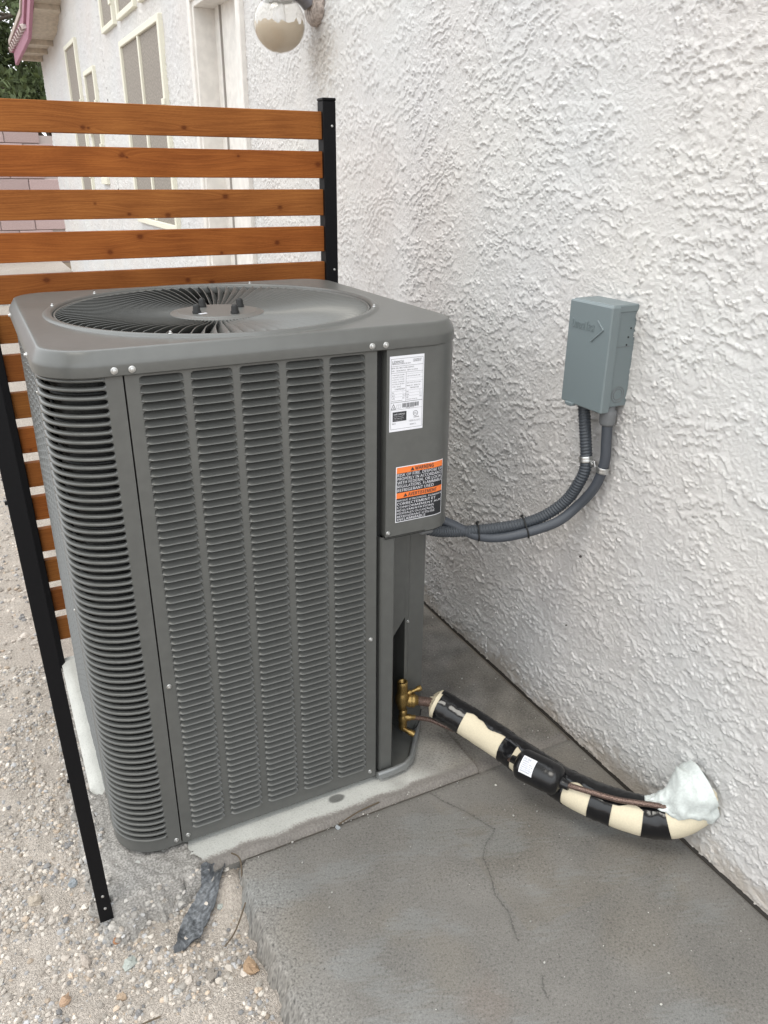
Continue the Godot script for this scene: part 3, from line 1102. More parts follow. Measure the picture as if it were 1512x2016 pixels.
func unit() -> void:
	var u := thing("condensing_unit", "dark grey metal air conditioner condensing unit standing on a concrete pad", "air conditioner", Vector3(0.24, 0.004, -0.32))
	# --- base pan with its rolled lip
	var base := PackedVector2Array([Vector2(-0.045, -0.008), Vector2(0.435, -0.006), Vector2(0.490, -0.008), Vector2(0.512, -0.020), Vector2(0.560, -0.085), Vector2(0.588, -0.125), Vector2(0.592, -0.62), Vector2(-0.10, -0.62), Vector2(-0.108, -0.085), Vector2(-0.084, -0.030)])
	var mb := MB.new()
	var flat := PackedVector2Array()
	for q in base: flat.append(Vector2(q.x, -q.y))
	mb.slab(flat, 0.006, Transform3D(Basis(Vector3.RIGHT, -PI / 2), Vector3(0, 0.012, 0)))
	var pan := obj("base_pan", mb, M.paint, u)
	mb = MB.new()
	var rim := PackedVector3Array()
	for q in [Vector2(0.424, -0.001), Vector2(0.46, -0.001), Vector2(0.490, -0.004), Vector2(0.512, -0.016), Vector2(0.533, -0.044), Vector2(0.563, -0.085), Vector2(0.590, -0.123), Vector2(0.596, -0.20), Vector2(0.596, -0.5)]:
		rim.append(Vector3(q.x, 0.020, q.y))
	var rp := PackedVector3Array()
	for i in rim.size():
		for q in [Vector2(0, -0.014), Vector2(0.0, 0.006), Vector2(-0.004, 0.010), Vector2(-0.010, 0.010), Vector2(-0.012, 0.004), Vector2(-0.012, -0.006)]:
			var t := (rim[mini(i + 1, rim.size() - 1)] - rim[maxi(i - 1, 0)]).normalized()
			var out := t.cross(Vector3.UP) * -1.0
			rp.append(rim[i] + Vector3(-out.x, 0, -out.z) * 1.0 * q.x * -1.0 + Vector3(0, q.y, 0))
	mb.grid(rp, rim.size(), 6, false, true)
	obj("pan_lip", mb, M.lip, pan)
	# --- dark coil box seen through the slots
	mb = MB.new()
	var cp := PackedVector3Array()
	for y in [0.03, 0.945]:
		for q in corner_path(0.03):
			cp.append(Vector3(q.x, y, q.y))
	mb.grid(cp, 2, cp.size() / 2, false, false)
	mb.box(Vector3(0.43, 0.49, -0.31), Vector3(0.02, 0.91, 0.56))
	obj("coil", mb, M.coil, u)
	mb = MB.new()
	for k in 40:
		var path := PackedVector3Array()
		for q in corner_path(0.017):
			path.append(Vector3(q.x, 0.06 + 0.022 * k + 0.05 * (q.y + 0.04), q.y))
		mb.tube(path, [0.0028], 5, false)
	var ct := obj("coil_tube", mb, M.coil, u)
	ct.set_meta("kind", "stuff")
	louvered_front(u)
	corner_guard(u)
	# --- plain back and right sheets, left louvred side
	mb = MB.new()
	mb.box(Vector3(0.24, 0.485, -0.658), Vector3(0.60, 0.92, 0.003))
	mb.box(Vector3(0.5985, 0.768, -0.42), Vector3(0.003, 0.36, 0.36))
	mb.box(Vector3(0.596, 0.30, -0.42), Vector3(0.003, 0.57, 0.44))
	obj("side_sheet", mb, M.paint, u)
	left_side(u)
	top_cover(u)
	control_box(u)
	service_corner(u)

func corner_path(inset: float, z_end := -0.62) -> PackedVector2Array:
	# front plane, round the left corner, back along the left side (x, z)
	var r := 0.08
	var o := PackedVector2Array([Vector2(0.43, -inset), Vector2(0.1, -inset)])
	for k in 10:
		var a := PI / 2 * (1.0 + k / 9.0)
		o.append(Vector2(-0.034 + cos(a) * (r - inset), -0.08 + sin(a) * (r - inset)))
	o.append(Vector2(-0.114 + inset, z_end))
	return o

func louvered_front(u: Node3D) -> void:
	var mb := MB.new()
	var y0 := 0.020
	var y1 := 0.949
	var w0 := TOPY - PITCH * ROWS
	var xs := [0.0012, COLX[0]]
	for k in 5:
		xs.append(COLX[k] + COLW)
		xs.append(COLX[k + 1] if k < 4 else 0.4212)
	for k in range(0, xs.size(), 2):
		mb.quad(Vector3(xs[k], y0, 0), Vector3(xs[k + 1], y0, 0), Vector3(xs[k + 1], y1, 0), Vector3(xs[k], y1, 0))
	for k in 5:
		var a: float = COLX[k]
		var b: float = a + COLW
		mb.quad(Vector3(a, y0, 0), Vector3(b, y0, 0), Vector3(b, w0, 0), Vector3(a, w0, 0))
		mb.quad(Vector3(a, TOPY, 0), Vector3(b, TOPY, 0), Vector3(b, y1, 0), Vector3(a, y1, 0))
		mb.quad(Vector3(a, TOPY, -0.004), Vector3(b, TOPY, -0.004), Vector3(b, TOPY, 0), Vector3(a, TOPY, 0))
	# folded edges
	mb.quad(Vector3(0.0012, y0, -0.016), Vector3(0.0012, y0, 0), Vector3(0.0012, y1, 0), Vector3(0.0012, y1, -0.016))
	mb.quad(Vector3(0.4212, y0, 0), Vector3(0.4212, y0, -0.022), Vector3(0.4212, y1, -0.022), Vector3(0.4212, y1, 0))
	mb.quad(Vector3(0.0012, y0, -0.016), Vector3(0.4212, y0, -0.016), Vector3(0.4212, y0, 0), Vector3(0.0012, y0, 0))
	var panel := obj("louvred_panel", mb, M.paint, u)
	var lm := louver_mesh(COLW, PITCH)
	var mesh := lm.mesh()
	for r in 60:
		for c in 5:
			var o := put("louver", mesh, M.paint, panel)
			o.position += Vector3(COLX[c], TOPY - PITCH * r, 0)
	var rest := MB.new()
	for r in range(60, ROWS):
		for c in 5:
			append(rest, lm, Transform3D(Basis.IDENTITY, Vector3(COLX[c], TOPY - PITCH * r, 0)))
	var ro := obj("lower_louvers", rest, M.paint, panel)
	ro.set_meta("kind", "stuff")
	for q in [[0.0125, 0.035], [0.011, 0.385], [0.4095, 0.370], [0.408, 0.036]]:
		screw(panel, Vector3(q[0], q[1], 0.0), Vector3.BACK, 0.0034)

func append(to: MB, from: MB, xf: Transform3D) -> void:
	var k := to.v.size()
	to.v.append_array(xf * from.v)
	var nb := PackedVector3Array()
	for q in from.n: nb.append((xf.basis * q).normalized())
	to.n.append_array(nb)
	to.uv.append_array(from.uv)
	for i in from.ix: to.ix.append(i + k)

func guard_path() -> PackedVector2Array:
	var r := 0.08
	var o := PackedVector2Array()
	for k in 13:
		var a := PI / 2 * (1.0 + k / 12.0)
		o.append(Vector2(-0.034 + cos(a) * r, -0.08 + sin(a) * r))
	o.append(Vector2(-0.114, -0.100))
	return o

func corner_guard(u: Node3D) -> void:
	var mb := MB.new()
	var y0 := 0.020
	var y1 := 0.949
	var w0 := TOPY - PITCH * ROWS
	mb.quad(Vector3(-0.0262, y0, 0), Vector3(-0.0014, y0, 0), Vector3(-0.0014, y1, 0), Vector3(-0.0262, y1, 0))
	mb.quad(Vector3(-0.0014, y0, 0), Vector3(-0.0014, y0, -0.016), Vector3(-0.0014, y1, -0.016), Vector3(-0.0014, y1, 0))
	mb.quad(Vector3(-0.114, y0, -0.130), Vector3(-0.114, y0, -0.100), Vector3(-0.114, y1, -0.100), Vector3(-0.114, y1, -0.130))
	var gp := guard_path()
	var full := PackedVector2Array([Vector2(-0.0262, 0)])
	full.append_array(gp)
	for band in [[y0, w0 + 0.003], [TOPY + 0.0005, y1]]:
		var p := PackedVector3Array()
		for q in full:
			p.append(Vector3(q.x, band[0], q.y)); p.append(Vector3(q.x, band[1], q.y))
		mb.grid(p, full.size(), 2, false, true)
	var gd := obj("corner_guard", mb, M.paint, u)
	# bars between the slots: rounded wire-like strips with flared ends
	var bar := MB.new()
	var path := [[Vector2(-0.0262, 0.0), 0.5], [Vector2(-0.0268, 0.0), 0.40], [Vector2(-0.0280, 0.0), 0.31], [Vector2(-0.0300, 0.0), 0.245], [Vector2(-0.0325, 0.0), 0.228]]
	for q in gp: path.append([q, 0.225])
	path.append([Vector2(-0.114, -0.1001), 0.5])
	var p := PackedVector3Array()
	for i in path.size():
		var a: Vector2 = path[maxi(i - 1, 0)][0]
		var b: Vector2 = path[mini(i + 1, path.size() - 1)][0]
		var t := (b - a).normalized()
		var out := Vector2(t.y, -t.x) * -1.0
		if out.dot(Vector2(-1, 1)) < 0.0: out = -out
		var hh: float = PITCH * float(path[i][1])
		var q: Vector2 = path[i][0]
		for s in [[-1.0, -0.005], [-1.0, -0.0012], [-0.6, 0.0012], [0.0, 0.0021], [0.6, 0.0012], [1.0, -0.0012], [1.0, -0.005]]:
			var bulge: float = s[1] if float(path[i][1]) < 0.3 else minf(s[1], 0.0)
			p.append(Vector3(q.x + out.x * bulge, float(s[0]) * hh, q.y + out.y * bulge))
	bar.grid(p, path.size(), 7, false, true)
	var mesh := bar.mesh()
	for r in ROWS + 1:
		var o := put("guard_bar", mesh, M.paint, gd)
		o.position += Vector3(0, TOPY - PITCH * r, 0)
	for q in [-0.0105]:
		screw(gd, Vector3(q, 0.032, 0.0), Vector3.BACK, 0.0034)

func left_side(u: Node3D) -> void:
	var mb := MB.new()
	var y0 := 0.020
	var y1 := 0.949
	var x := -0.1115
	var zs := [-0.130, -0.150]
	for k in 5:
		zs.append(-0.150 - 0.088 * k - 0.076)
		zs.append(-0.150 - 0.088 * (k + 1) if k < 4 else -0.620)
	for k in range(0, zs.size(), 2):
		mb.quad(Vector3(x, y0, zs[k + 1]), Vector3(x, y0, zs[k]), Vector3(x, y1, zs[k]), Vector3(x, y1, zs[k + 1]))
	mb.quad(Vector3(x, y0, -0.62), Vector3(x, y0, -0.13), Vector3(x, 0.046, -0.13), Vector3(x, 0.046, -0.62))
	var side := obj("side_panel", mb, M.paint, u)
	var lm := louver_mesh(0.076, PITCH)
	var all := MB.new()
	for r in ROWS:
		for k in 5:
			append(all, lm, Transform3D(Basis(Vector3.UP, -PI / 2) * Basis.from_scale(Vector3(1, 1, 0.45)), Vector3(x, TOPY - PITCH * r, -0.150 - 0.088 * k - 0.076)))
	var o := obj("side_louvers", all, M.paint, side)
	o.set_meta("kind", "stuff")
	for q in [[0.90, -0.14], [0.50, -0.14]]:
		screw(side, Vector3(x, q[0], q[1]), Vector3.LEFT, 0.003)

func top_cover(u: Node3D) -> void:
	var lo := Vector2(-0.1195, -0.683)
	var hi := Vector2(0.6080, 0.0075)
	var prof := [[0.010, 0.9485], [0.0015, 0.9470], [0.0, 0.9490], [0.0, 0.9625], [0.0008, 0.9660], [0.0028, 0.9700], [0.0085, 0.9795], [0.0110, 0.9832], [0.0128, 0.9848], [0.0155, 0.9855], [0.020, 0.9857]]
	var circ := [[0.3150, 0.9856], [0.3125, 0.9872], [0.3090, 0.9900], [0.3050, 0.9908], [0.3010, 0.9900], [0.2985, 0.9880], [0.2970, 0.9840], [0.2970, 0.9560]]
	var nseg := 200
	var p := PackedVector3Array()
	for i in nseg:
		var a := TAU * i / nseg
		for q in prof:
			var e := rrect_hit(a, lo, hi, 0.085, q[0])
			p.append(Vector3(e.x, q[1], e.y))
		for q in circ:
			var e := Vector2(FANC.x + cos(a) * q[0], FANC.z - sin(a) * q[0])
			# the ring never passes the outer edge where the two come close
			p.append(Vector3(e.x, q[1], e.y))
	var mb := MB.new()
	mb.grid(p, nseg, prof.size() + circ.size(), true, false)
	var cov := obj("top_cover", mb, M.paint, u)
	for q in [-0.013, 0.0125, 0.4085, 0.4345]:
		screw(cov, Vector3(q, 0.9560, 0.0075), Vector3.BACK, 0.0040)
	screw(cov, Vector3(-0.1195, 0.9585, -0.15), Vector3.LEFT, 0.0036)
	screw(cov, Vector3(-0.1195, 0.9585, -0.56), Vector3.LEFT, 0.0036)
	for a in [1.05, 2.25, 2.8, 4.2, 5.75]:
		var c := FANC + Vector3(cos(a) * 0.3050, 0.9907, -sin(a) * 0.3050)
		screw(cov, c, Vector3.UP, 0.0026)
	# shroud throat and darkness under the guard
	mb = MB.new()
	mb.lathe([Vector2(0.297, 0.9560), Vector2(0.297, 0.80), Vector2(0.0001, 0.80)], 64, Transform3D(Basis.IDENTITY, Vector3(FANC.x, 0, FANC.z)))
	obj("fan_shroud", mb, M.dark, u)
	# fan guard: ring, hub with four capped bolts, curved vanes
	mb = MB.new()
	var c0 := Transform3D(Basis.IDENTITY, Vector3(FANC.x, 0, FANC.z))
	mb.lathe([Vector2(0.2965, 0.972), Vector2(0.2965, 0.9840), Vector2(0.294, 0.9860), Vector2(0.292, 0.9840), Vector2(0.292, 0.972)], 96, c0)
	var guard := obj("fan_guard", mb, M.vane, u)
	mb = MB.new()
	mb.lathe([Vector2(0.090, 0.950), Vector2(0.090, 0.9740), Vector2(0.0885, 0.9755), Vector2(0.080, 0.9762), Vector2(0.076, 0.9780), Vector2(0.073, 0.9788), Vector2(0.0001, 0.9788)], 72, c0)
	var hub := obj("hub", mb, M.vane, guard)
	for q in [[-0.045, 0.020], [0.020, 0.051], [0.052, -0.022], [-0.016, -0.050]]:
		mb = MB.new()
		var at := Transform3D(Basis.IDENTITY, Vector3(FANC.x + q[0], 0.9788, FANC.z + q[1]))
		mb.lathe([Vector2(0.0085, 0), Vector2(0.0085, 0.004), Vector2(0.0072, 0.005), Vector2(0.0068, 0.013), Vector2(0.0045, 0.0165), Vector2(0.0001, 0.017)], 12, at)
		obj("bolt_cap", mb, M.rubber, hub)
	mb = MB.new()
	mb.box(Vector3(FANC.x - 0.036, 0.9792, FANC.z + 0.030), Vector3(0.016, 0.0006, 0.007), 0.0, Basis(Vector3.UP, 0.4))
	obj("paper_dot", mb, M.white, hub)
	var vane := MB.new()
	var vp := PackedVector3Array()
	var nr := 14
	for i in nr:
		var t := float(i) / (nr - 1)
		var r := lerpf(0.089, 0.2945, t)
		var th := 0.02 + 0.035 * t * t
		var top := lerpf(0.9750, 0.9878, smoothstep(0.0, 0.8, t))
		if t > 0.94: top -= (t - 0.94) * 0.07
		for s in [[-0.0105, top - 0.0270], [-0.0016, top - 0.0110], [0.0072, top - 0.0004], [0.0081, top], [0.0090, top - 0.0008], [0.0000, top - 0.0116], [-0.0089, top - 0.0275]]:
			var tw := 0.75 + 0.35 * t
			var a: float = th + float(s[0]) * tw / r
			vp.append(Vector3(cos(a) * r, s[1], -sin(a) * r))
	vane.grid(vp, nr, 7, false, true, PackedVector2Array(), PackedColorArray(), true)
	var vm := vane.mesh()
	for k in 88:
		var o := put("fan_vane", vm, M.vane, guard)
		o.position += Vector3(FANC.x, 0, FANC.z)
		o.rotation.y = TAU * k / 88.0

func ctl(s: float, y: float, off := 0.0) -> Vector3:
	# control cover surface: s metres from its left edge, round the right corner
	var r := 0.062
	var flat := 0.536 - 0.4390
	if s <= flat: return Vector3(0.4390 + s, y, 0.0025 + off)
	var a := (s - flat) / r
	if a < PI / 2:
		return Vector3(0.536 + sin(a) * (r + off), y, 0.0025 - r + cos(a) * (r + off))
	return Vector3(0.536 + r + off, y, 0.0025 - r - (s - flat - PI / 2 * r))

func ctl_sheet(mb: MB, s0: float, s1: float, y0: float, y1: float, off: float) -> void:
	var nseg := maxi(1, int((s1 - s0) / 0.006))
	var p := PackedVector3Array()
	for i in nseg + 1:
		var s := lerpf(s0, s1, float(i) / nseg)
		p.append(ctl(s, y0, off)); p.append(ctl(s, y1, off))
	mb.grid(p, nseg + 1, 2, false, false)

func control_box(u: Node3D) -> void:
	var mb := MB.new()
	ctl_sheet(mb, 0.0, 0.40, 0.587, 0.9485, 0.0)
	mb.quad(Vector3(0.4390, 0.587, -0.02), Vector3(0.4390, 0.587, 0.0025), Vector3(0.4390, 0.9485, 0.0025), Vector3(0.4390, 0.9485, -0.02))
	# underside
	var poly := PackedVector2Array([Vector2(0.4390, 0.25)])
	for k in 24:
		var q := ctl(0.40 * k / 23.0, 0, 0)
		poly.append(Vector2(q.x, -q.z))
	mb.slab(poly, 0.002, Transform3D(Basis(Vector3.RIGHT, -PI / 2), Vector3(0, 0.5875, 0)))
	var cv := obj("control_cover", mb, M.paint, u)
	mb = MB.new()
	ctl_sheet(mb, -0.0, 0.36, 0.5835, 0.5868, -0.003)
	obj("gasket", mb, M.rubber, cv)
	screw(cv, Vector3(0.4445, 0.5975, 0.0025), Vector3.BACK, 0.0032)
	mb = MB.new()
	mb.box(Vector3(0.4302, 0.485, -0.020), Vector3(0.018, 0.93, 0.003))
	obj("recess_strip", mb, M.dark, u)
	# rating plate
	rating(cv)
	warning(cv)
	# narrow label on the turn of the right corner
	mb = MB.new()
	ctl_sheet(mb, 0.160, 0.205, 0.862, 0.938, 0.0004)
	var l := obj("side_label", mb, M.white, cv)
	mb = MB.new()
	ctl_sheet(mb, 0.1625, 0.205, 0.9315, 0.9330, 0.0008)
	ctl_sheet(mb, 0.1625, 0.205, 0.9185, 0.9200, 0.0008)
	ctl_sheet(mb, 0.1625, 0.1640, 0.9200, 0.9315, 0.0008)
	obj("side_label_print", mb, M.print, l)

func rating(cv: Node3D) -> void:
	var s0 := 0.0055
	var w := 0.0685
	var y0 := 0.7975
	var hh := 0.1365
	var mb := MB.new()
	ctl_sheet(mb, s0, s0 + w, y0, y0 + hh, 0.0004)
	var plate := obj("rating_label", mb, M.white, cv)
	var ink := MB.new()
	var map := func(x: float, y: float) -> Vector3: return ctl(s0 + x, y0 + y, 0.0008)
	var line := func(x0: float, x1: float, y: float, t := 0.0004) -> void:
		ink.quad(map.call(x0, y), map.call(x1, y), map.call(x1, y + t), map.call(x0, y + t))
	var vline := func(x: float, ya: float, yb: float, t := 0.0004) -> void:
		ink.quad(map.call(x, ya), map.call(x + t, ya), map.call(x + t, yb), map.call(x, yb))
	var X0 := 0.0025
	var X1 := 0.066
	line.call(X0, X1, 0.1315); line.call(X0, X1, 0.0045); vline.call(X0, 0.0045, 0.1315); vline.call(X1, 0.0045, 0.1319)
	text_mesh(ink, "LENNOX", map, 0.0048, 0.1245, 0.0040, 0.0225)
	text_mesh(ink, "MARSHALLTOWN, IA USA", map, 0.0048, 0.1212, 0.0014)
	text_mesh(ink, "ASSEMBLED", map, 0.046, 0.1270, 0.0015)
	text_mesh(ink, "IN MEXICO", map, 0.046, 0.1240, 0.0015)
	line.call(X0, X1, 0.1185)
	text_mesh(ink, "M/N  ML14KC1-036-230A01", map, 0.0035, 0.1142, 0.0023, 0.044)
	text_mesh(ink, "S/N   1924L08356   MFD 12/2024", map, 0.0035, 0.1095, 0.0021, 0.052)
	line.call(X0, X1, 0.1068); vline.call(0.0322, 0.054, 0.1068)
	var y := 0.1020
	for t in ["CONTAINS R-454B", "FACTORY CHARGE", "5 LBS 8 OZ  2.5 KG", "TOTAL CHARGE", "ELECTRICAL RATING"]:
		text_mesh(ink, t, map, 0.0050, y, 0.0018, 0.024)
		y -= 0.0040
	text_mesh(ink, "1 PH   60 HZ", map, 0.0050, 0.0812, 0.0018)
	text_mesh(ink, "COMPRESSOR", map, 0.0100, 0.0765, 0.0019)
	for k in 3:
		line.call(X0, 0.0322, 0.0740 - 0.0052 * k, 0.0002)
		text_mesh(ink, ["PH", "RLA", "LRA"][k], map, 0.0050, 0.0702 - 0.0052 * k, 0.0018)
		text_mesh(ink, ["1", "13.7", "83"][k], map, 0.0260, 0.0702 - 0.0052 * k, 0.0018)
	text_mesh(ink, "MIN CIRCUIT AMPACITY", map, 0.0040, 0.0560, 0.0014, 0.022)
	text_mesh(ink, "FOR OUTDOOR USE", map, 0.0340, 0.0985, 0.0018, 0.027)
	line.call(0.0322, X1, 0.0955, 0.0002); line.call(0.0322, X1, 0.1035, 0.0002); line.call(0.0322, X1, 0.0900, 0.0002)
	text_mesh(ink, "MAX FUSE OR CKT BKR", map, 0.0340, 0.0862, 0.0017, 0.029)
	text_mesh(ink, "MIN 20   MAX 30", map, 0.0340, 0.0812, 0.0019, 0.027)
	text_mesh(ink, "FAN MOTOR", map, 0.0410, 0.0768, 0.0019)
	for k in 3:
		line.call(0.0322, X1, 0.0740 - 0.0052 * k, 0.0002)
		text_mesh(ink, ["PH", "FLA", "HP"][k], map, 0.0340, 0.0702 - 0.0052 * k, 0.0018)
		text_mesh(ink, ["1", "1.1", "1/6"][k], map, 0.0600, 0.0702 - 0.0052 * k, 0.0018)
	text_mesh(ink, "DESIGN PRESSURE", map, 0.0340, 0.0565, 0.0015, 0.022)
	line.call(X0, X1, 0.0535, 0.0006)
	line.call(X0, X1, 0.0400, 0.0003)
	# triangle sign, little booklet sign, bar code
	for q in [[Vector2(0.0035, 0.0415), Vector2(0.0125, 0.0415)], [Vector2(0.0125, 0.0415), Vector2(0.0080, 0.0510)], [Vector2(0.0080, 0.0510), Vector2(0.0035, 0.0415)]]:
		var a: Vector2 = q[0]
		var b: Vector2 = q[1]
		var n2 := (b - a).orthogonal().normalized() * 0.0004
		ink.quad(map.call(a.x - n2.x, a.y - n2.y), map.call(b.x - n2.x, b.y - n2.y), map.call(b.x + n2.x, b.y + n2.y), map.call(a.x + n2.x, a.y + n2.y))
	text_mesh(ink, "A", map, 0.0071, 0.0425, 0.0034)
	for x in [0.0145, 0.0185, 0.0225]: vline.call(x, 0.0425, 0.0490, 0.0003)
	line.call(0.0145, 0.0228, 0.0425, 0.0003); line.call(0.0145, 0.0228, 0.0488, 0.0003)
	var rr := RandomNumberGenerator.new()
	rr.seed = 3
	var x := 0.0255
	while x < 0.060:
		var t := rr.randf_range(0.0004, 0.0013)
		vline.call(x, 0.0432, 0.0510, t)
		x += t + rr.randf_range(0.0004, 0.0012)
	text_mesh(ink, "A133250-01", map, 0.0330, 0.0412, 0.0013)
	# dark certification badge
	var badge := PackedVector2Array()
	for k in 16:
		var a := TAU * k / 16.0
		badge.append(Vector2(0.0205 + clampf(cos(a) * 3.0, -1, 1) * 0.0140, 0.0275 + clampf(sin(a) * 1.35, -1, 1) * 0.0088))
	for k in 14:
		var a0 := badge[0]
		ink.tri(map.call(a0.x, a0.y), map.call(badge[k + 1].x, badge[k + 1].y), map.call(badge[k + 2].x, badge[k + 2].y))
	# round listing mark and its words
	for k in 18:
		var a := TAU * k / 18.0
		var b := TAU * (k + 1) / 18.0
		var c := Vector2(0.0530, 0.0300)
		var f := func(an: float, r: float) -> Vector3: return map.call(c.x + cos(an) * r, c.y + sin(an) * r)
		ink.quad(f.call(a, 0.0043), f.call(a, 0.0050), f.call(b, 0.0050), f.call(b, 0.0043))
	text_mesh(ink, "ETL", map, 0.0503, 0.0284, 0.0030, 0.0056)
	text_mesh(ink, "Intertek", map, 0.0493, 0.0218, 0.0016)
	text_mesh(ink, "CONFORMS TO UL STD 60335", map, 0.0395, 0.0172, 0.0012, 0.024)
	text_mesh(ink, "CERTIFIED TO CSA STD C22.2", map, 0.0395, 0.0152, 0.0012, 0.024)
	text_mesh(ink, "R410", map, 0.0060, 0.0135, 0.0020)
	text_mesh(ink, "MADE 12", map, 0.0420, 0.0092, 0.0018)
	obj("rating_print", ink, M.print, plate)
	var wt := MB.new()
	var map2 := func(px: float, py: float) -> Vector3: return ctl(s0 + px, y0 + py, 0.0011)
	text_mesh(wt, "AHRI CERTIFIED", map2, 0.0085, 0.0305, 0.0026, 0.0225)
	text_mesh(wt, "Unitary Small AC", map2, 0.0085, 0.0268, 0.0015, 0.020)
	text_mesh(wt, "AHRI Standard 210/240", map2, 0.0085, 0.0235, 0.0015, 0.020)
	text_mesh(wt, "www.ahridirectory.org", map2, 0.0085, 0.0205, 0.0012, 0.017)
	obj("badge_print", wt, M.white, plate)

func warning(cv: Node3D) -> void:
	var s0 := 0.0205
	var w := 0.1040
	var y0 := 0.6165
	var hh := 0.1120
	var mb := MB.new()
	ctl_sheet(mb, s0, s0 + w, y0, y0 + hh, 0.0004)
	var lab := obj("warning_label", mb, M.white, cv)
	var b := 0.0016
	mb = MB.new()
	ctl_sheet(mb, s0 + b, s0 + w - b, y0 + 0.0600, y0 + 0.0990, 0.0008)
	ctl_sheet(mb, s0 + b, s0 + w - b, y0 + b, y0 + 0.0488, 0.0008)
	obj("warning_field", mb, mat(0.012, 0.013, 0.017, 0.5), lab)
	mb = MB.new()
	ctl_sheet(mb, s0 + b, s0 + w - b, y0 + 0.0990, y0 + hh - b, 0.0008)
	ctl_sheet(mb, s0 + b, s0 + w - b, y0 + 0.0488, y0 + 0.0600, 0.0008)
	obj("warning_band", mb, M.orange, lab)
	var map := func(x: float, y: float) -> Vector3: return ctl(s0 + x, y0 + y, 0.0012)
	var ink := MB.new()
	for q in [["WARNING", 0.0400, 0.1012, 0.0072, 0.040, 0.0345], ["AVERTISSEMENT", 0.0265, 0.0510, 0.0068, 0.062, 0.0205]]:
		ink = MB.new()
		text_mesh(ink, q[0], map, q[1], q[2], q[3], q[4], true)
		ink.tri(map.call(q[5] - 0.0042, q[2]), map.call(q[5] + 0.0042, q[2]), map.call(q[5], q[2] + 0.0072))
		obj("warning_heading", ink, M.print, lab)
	ink = MB.new()
	var lines := [["RISK OF FIRE. DISPOSE OF", 0.0925, 0.098], ["PROPERLY IN ACCORDANCE", 0.0850, 0.098], ["WITH FEDERAL OR LOCAL", 0.0775, 0.098], ["REGULATIONS. FLAMMABLE", 0.0700, 0.098], ["REFRIGERANT USED", 0.0622, 0.078],
		["RISQUE D'INCENDIE. ÉLIMINER", 0.0418, 0.098], ["CORRECTEMENT ET", 0.0352, 0.084], ["CONFORMÉMENT AUX", 0.0288, 0.098], ["RÉGLEMENTATIONS", 0.0224, 0.080], ["FÉDÉRALES OU LOCALES", 0.0160, 0.080], ["RÉFRIGÉRANT UTILISÉ", 0.0096, 0.082], ["INFLAMMABLE", 0.0032, 0.062]]
	for q in lines:
		text_mesh(ink, q[0], map, 0.0030, q[1], 0.0056 if q[1] > 0.06 else 0.0050, q[2])
	obj("warning_text", ink, M.white, lab)

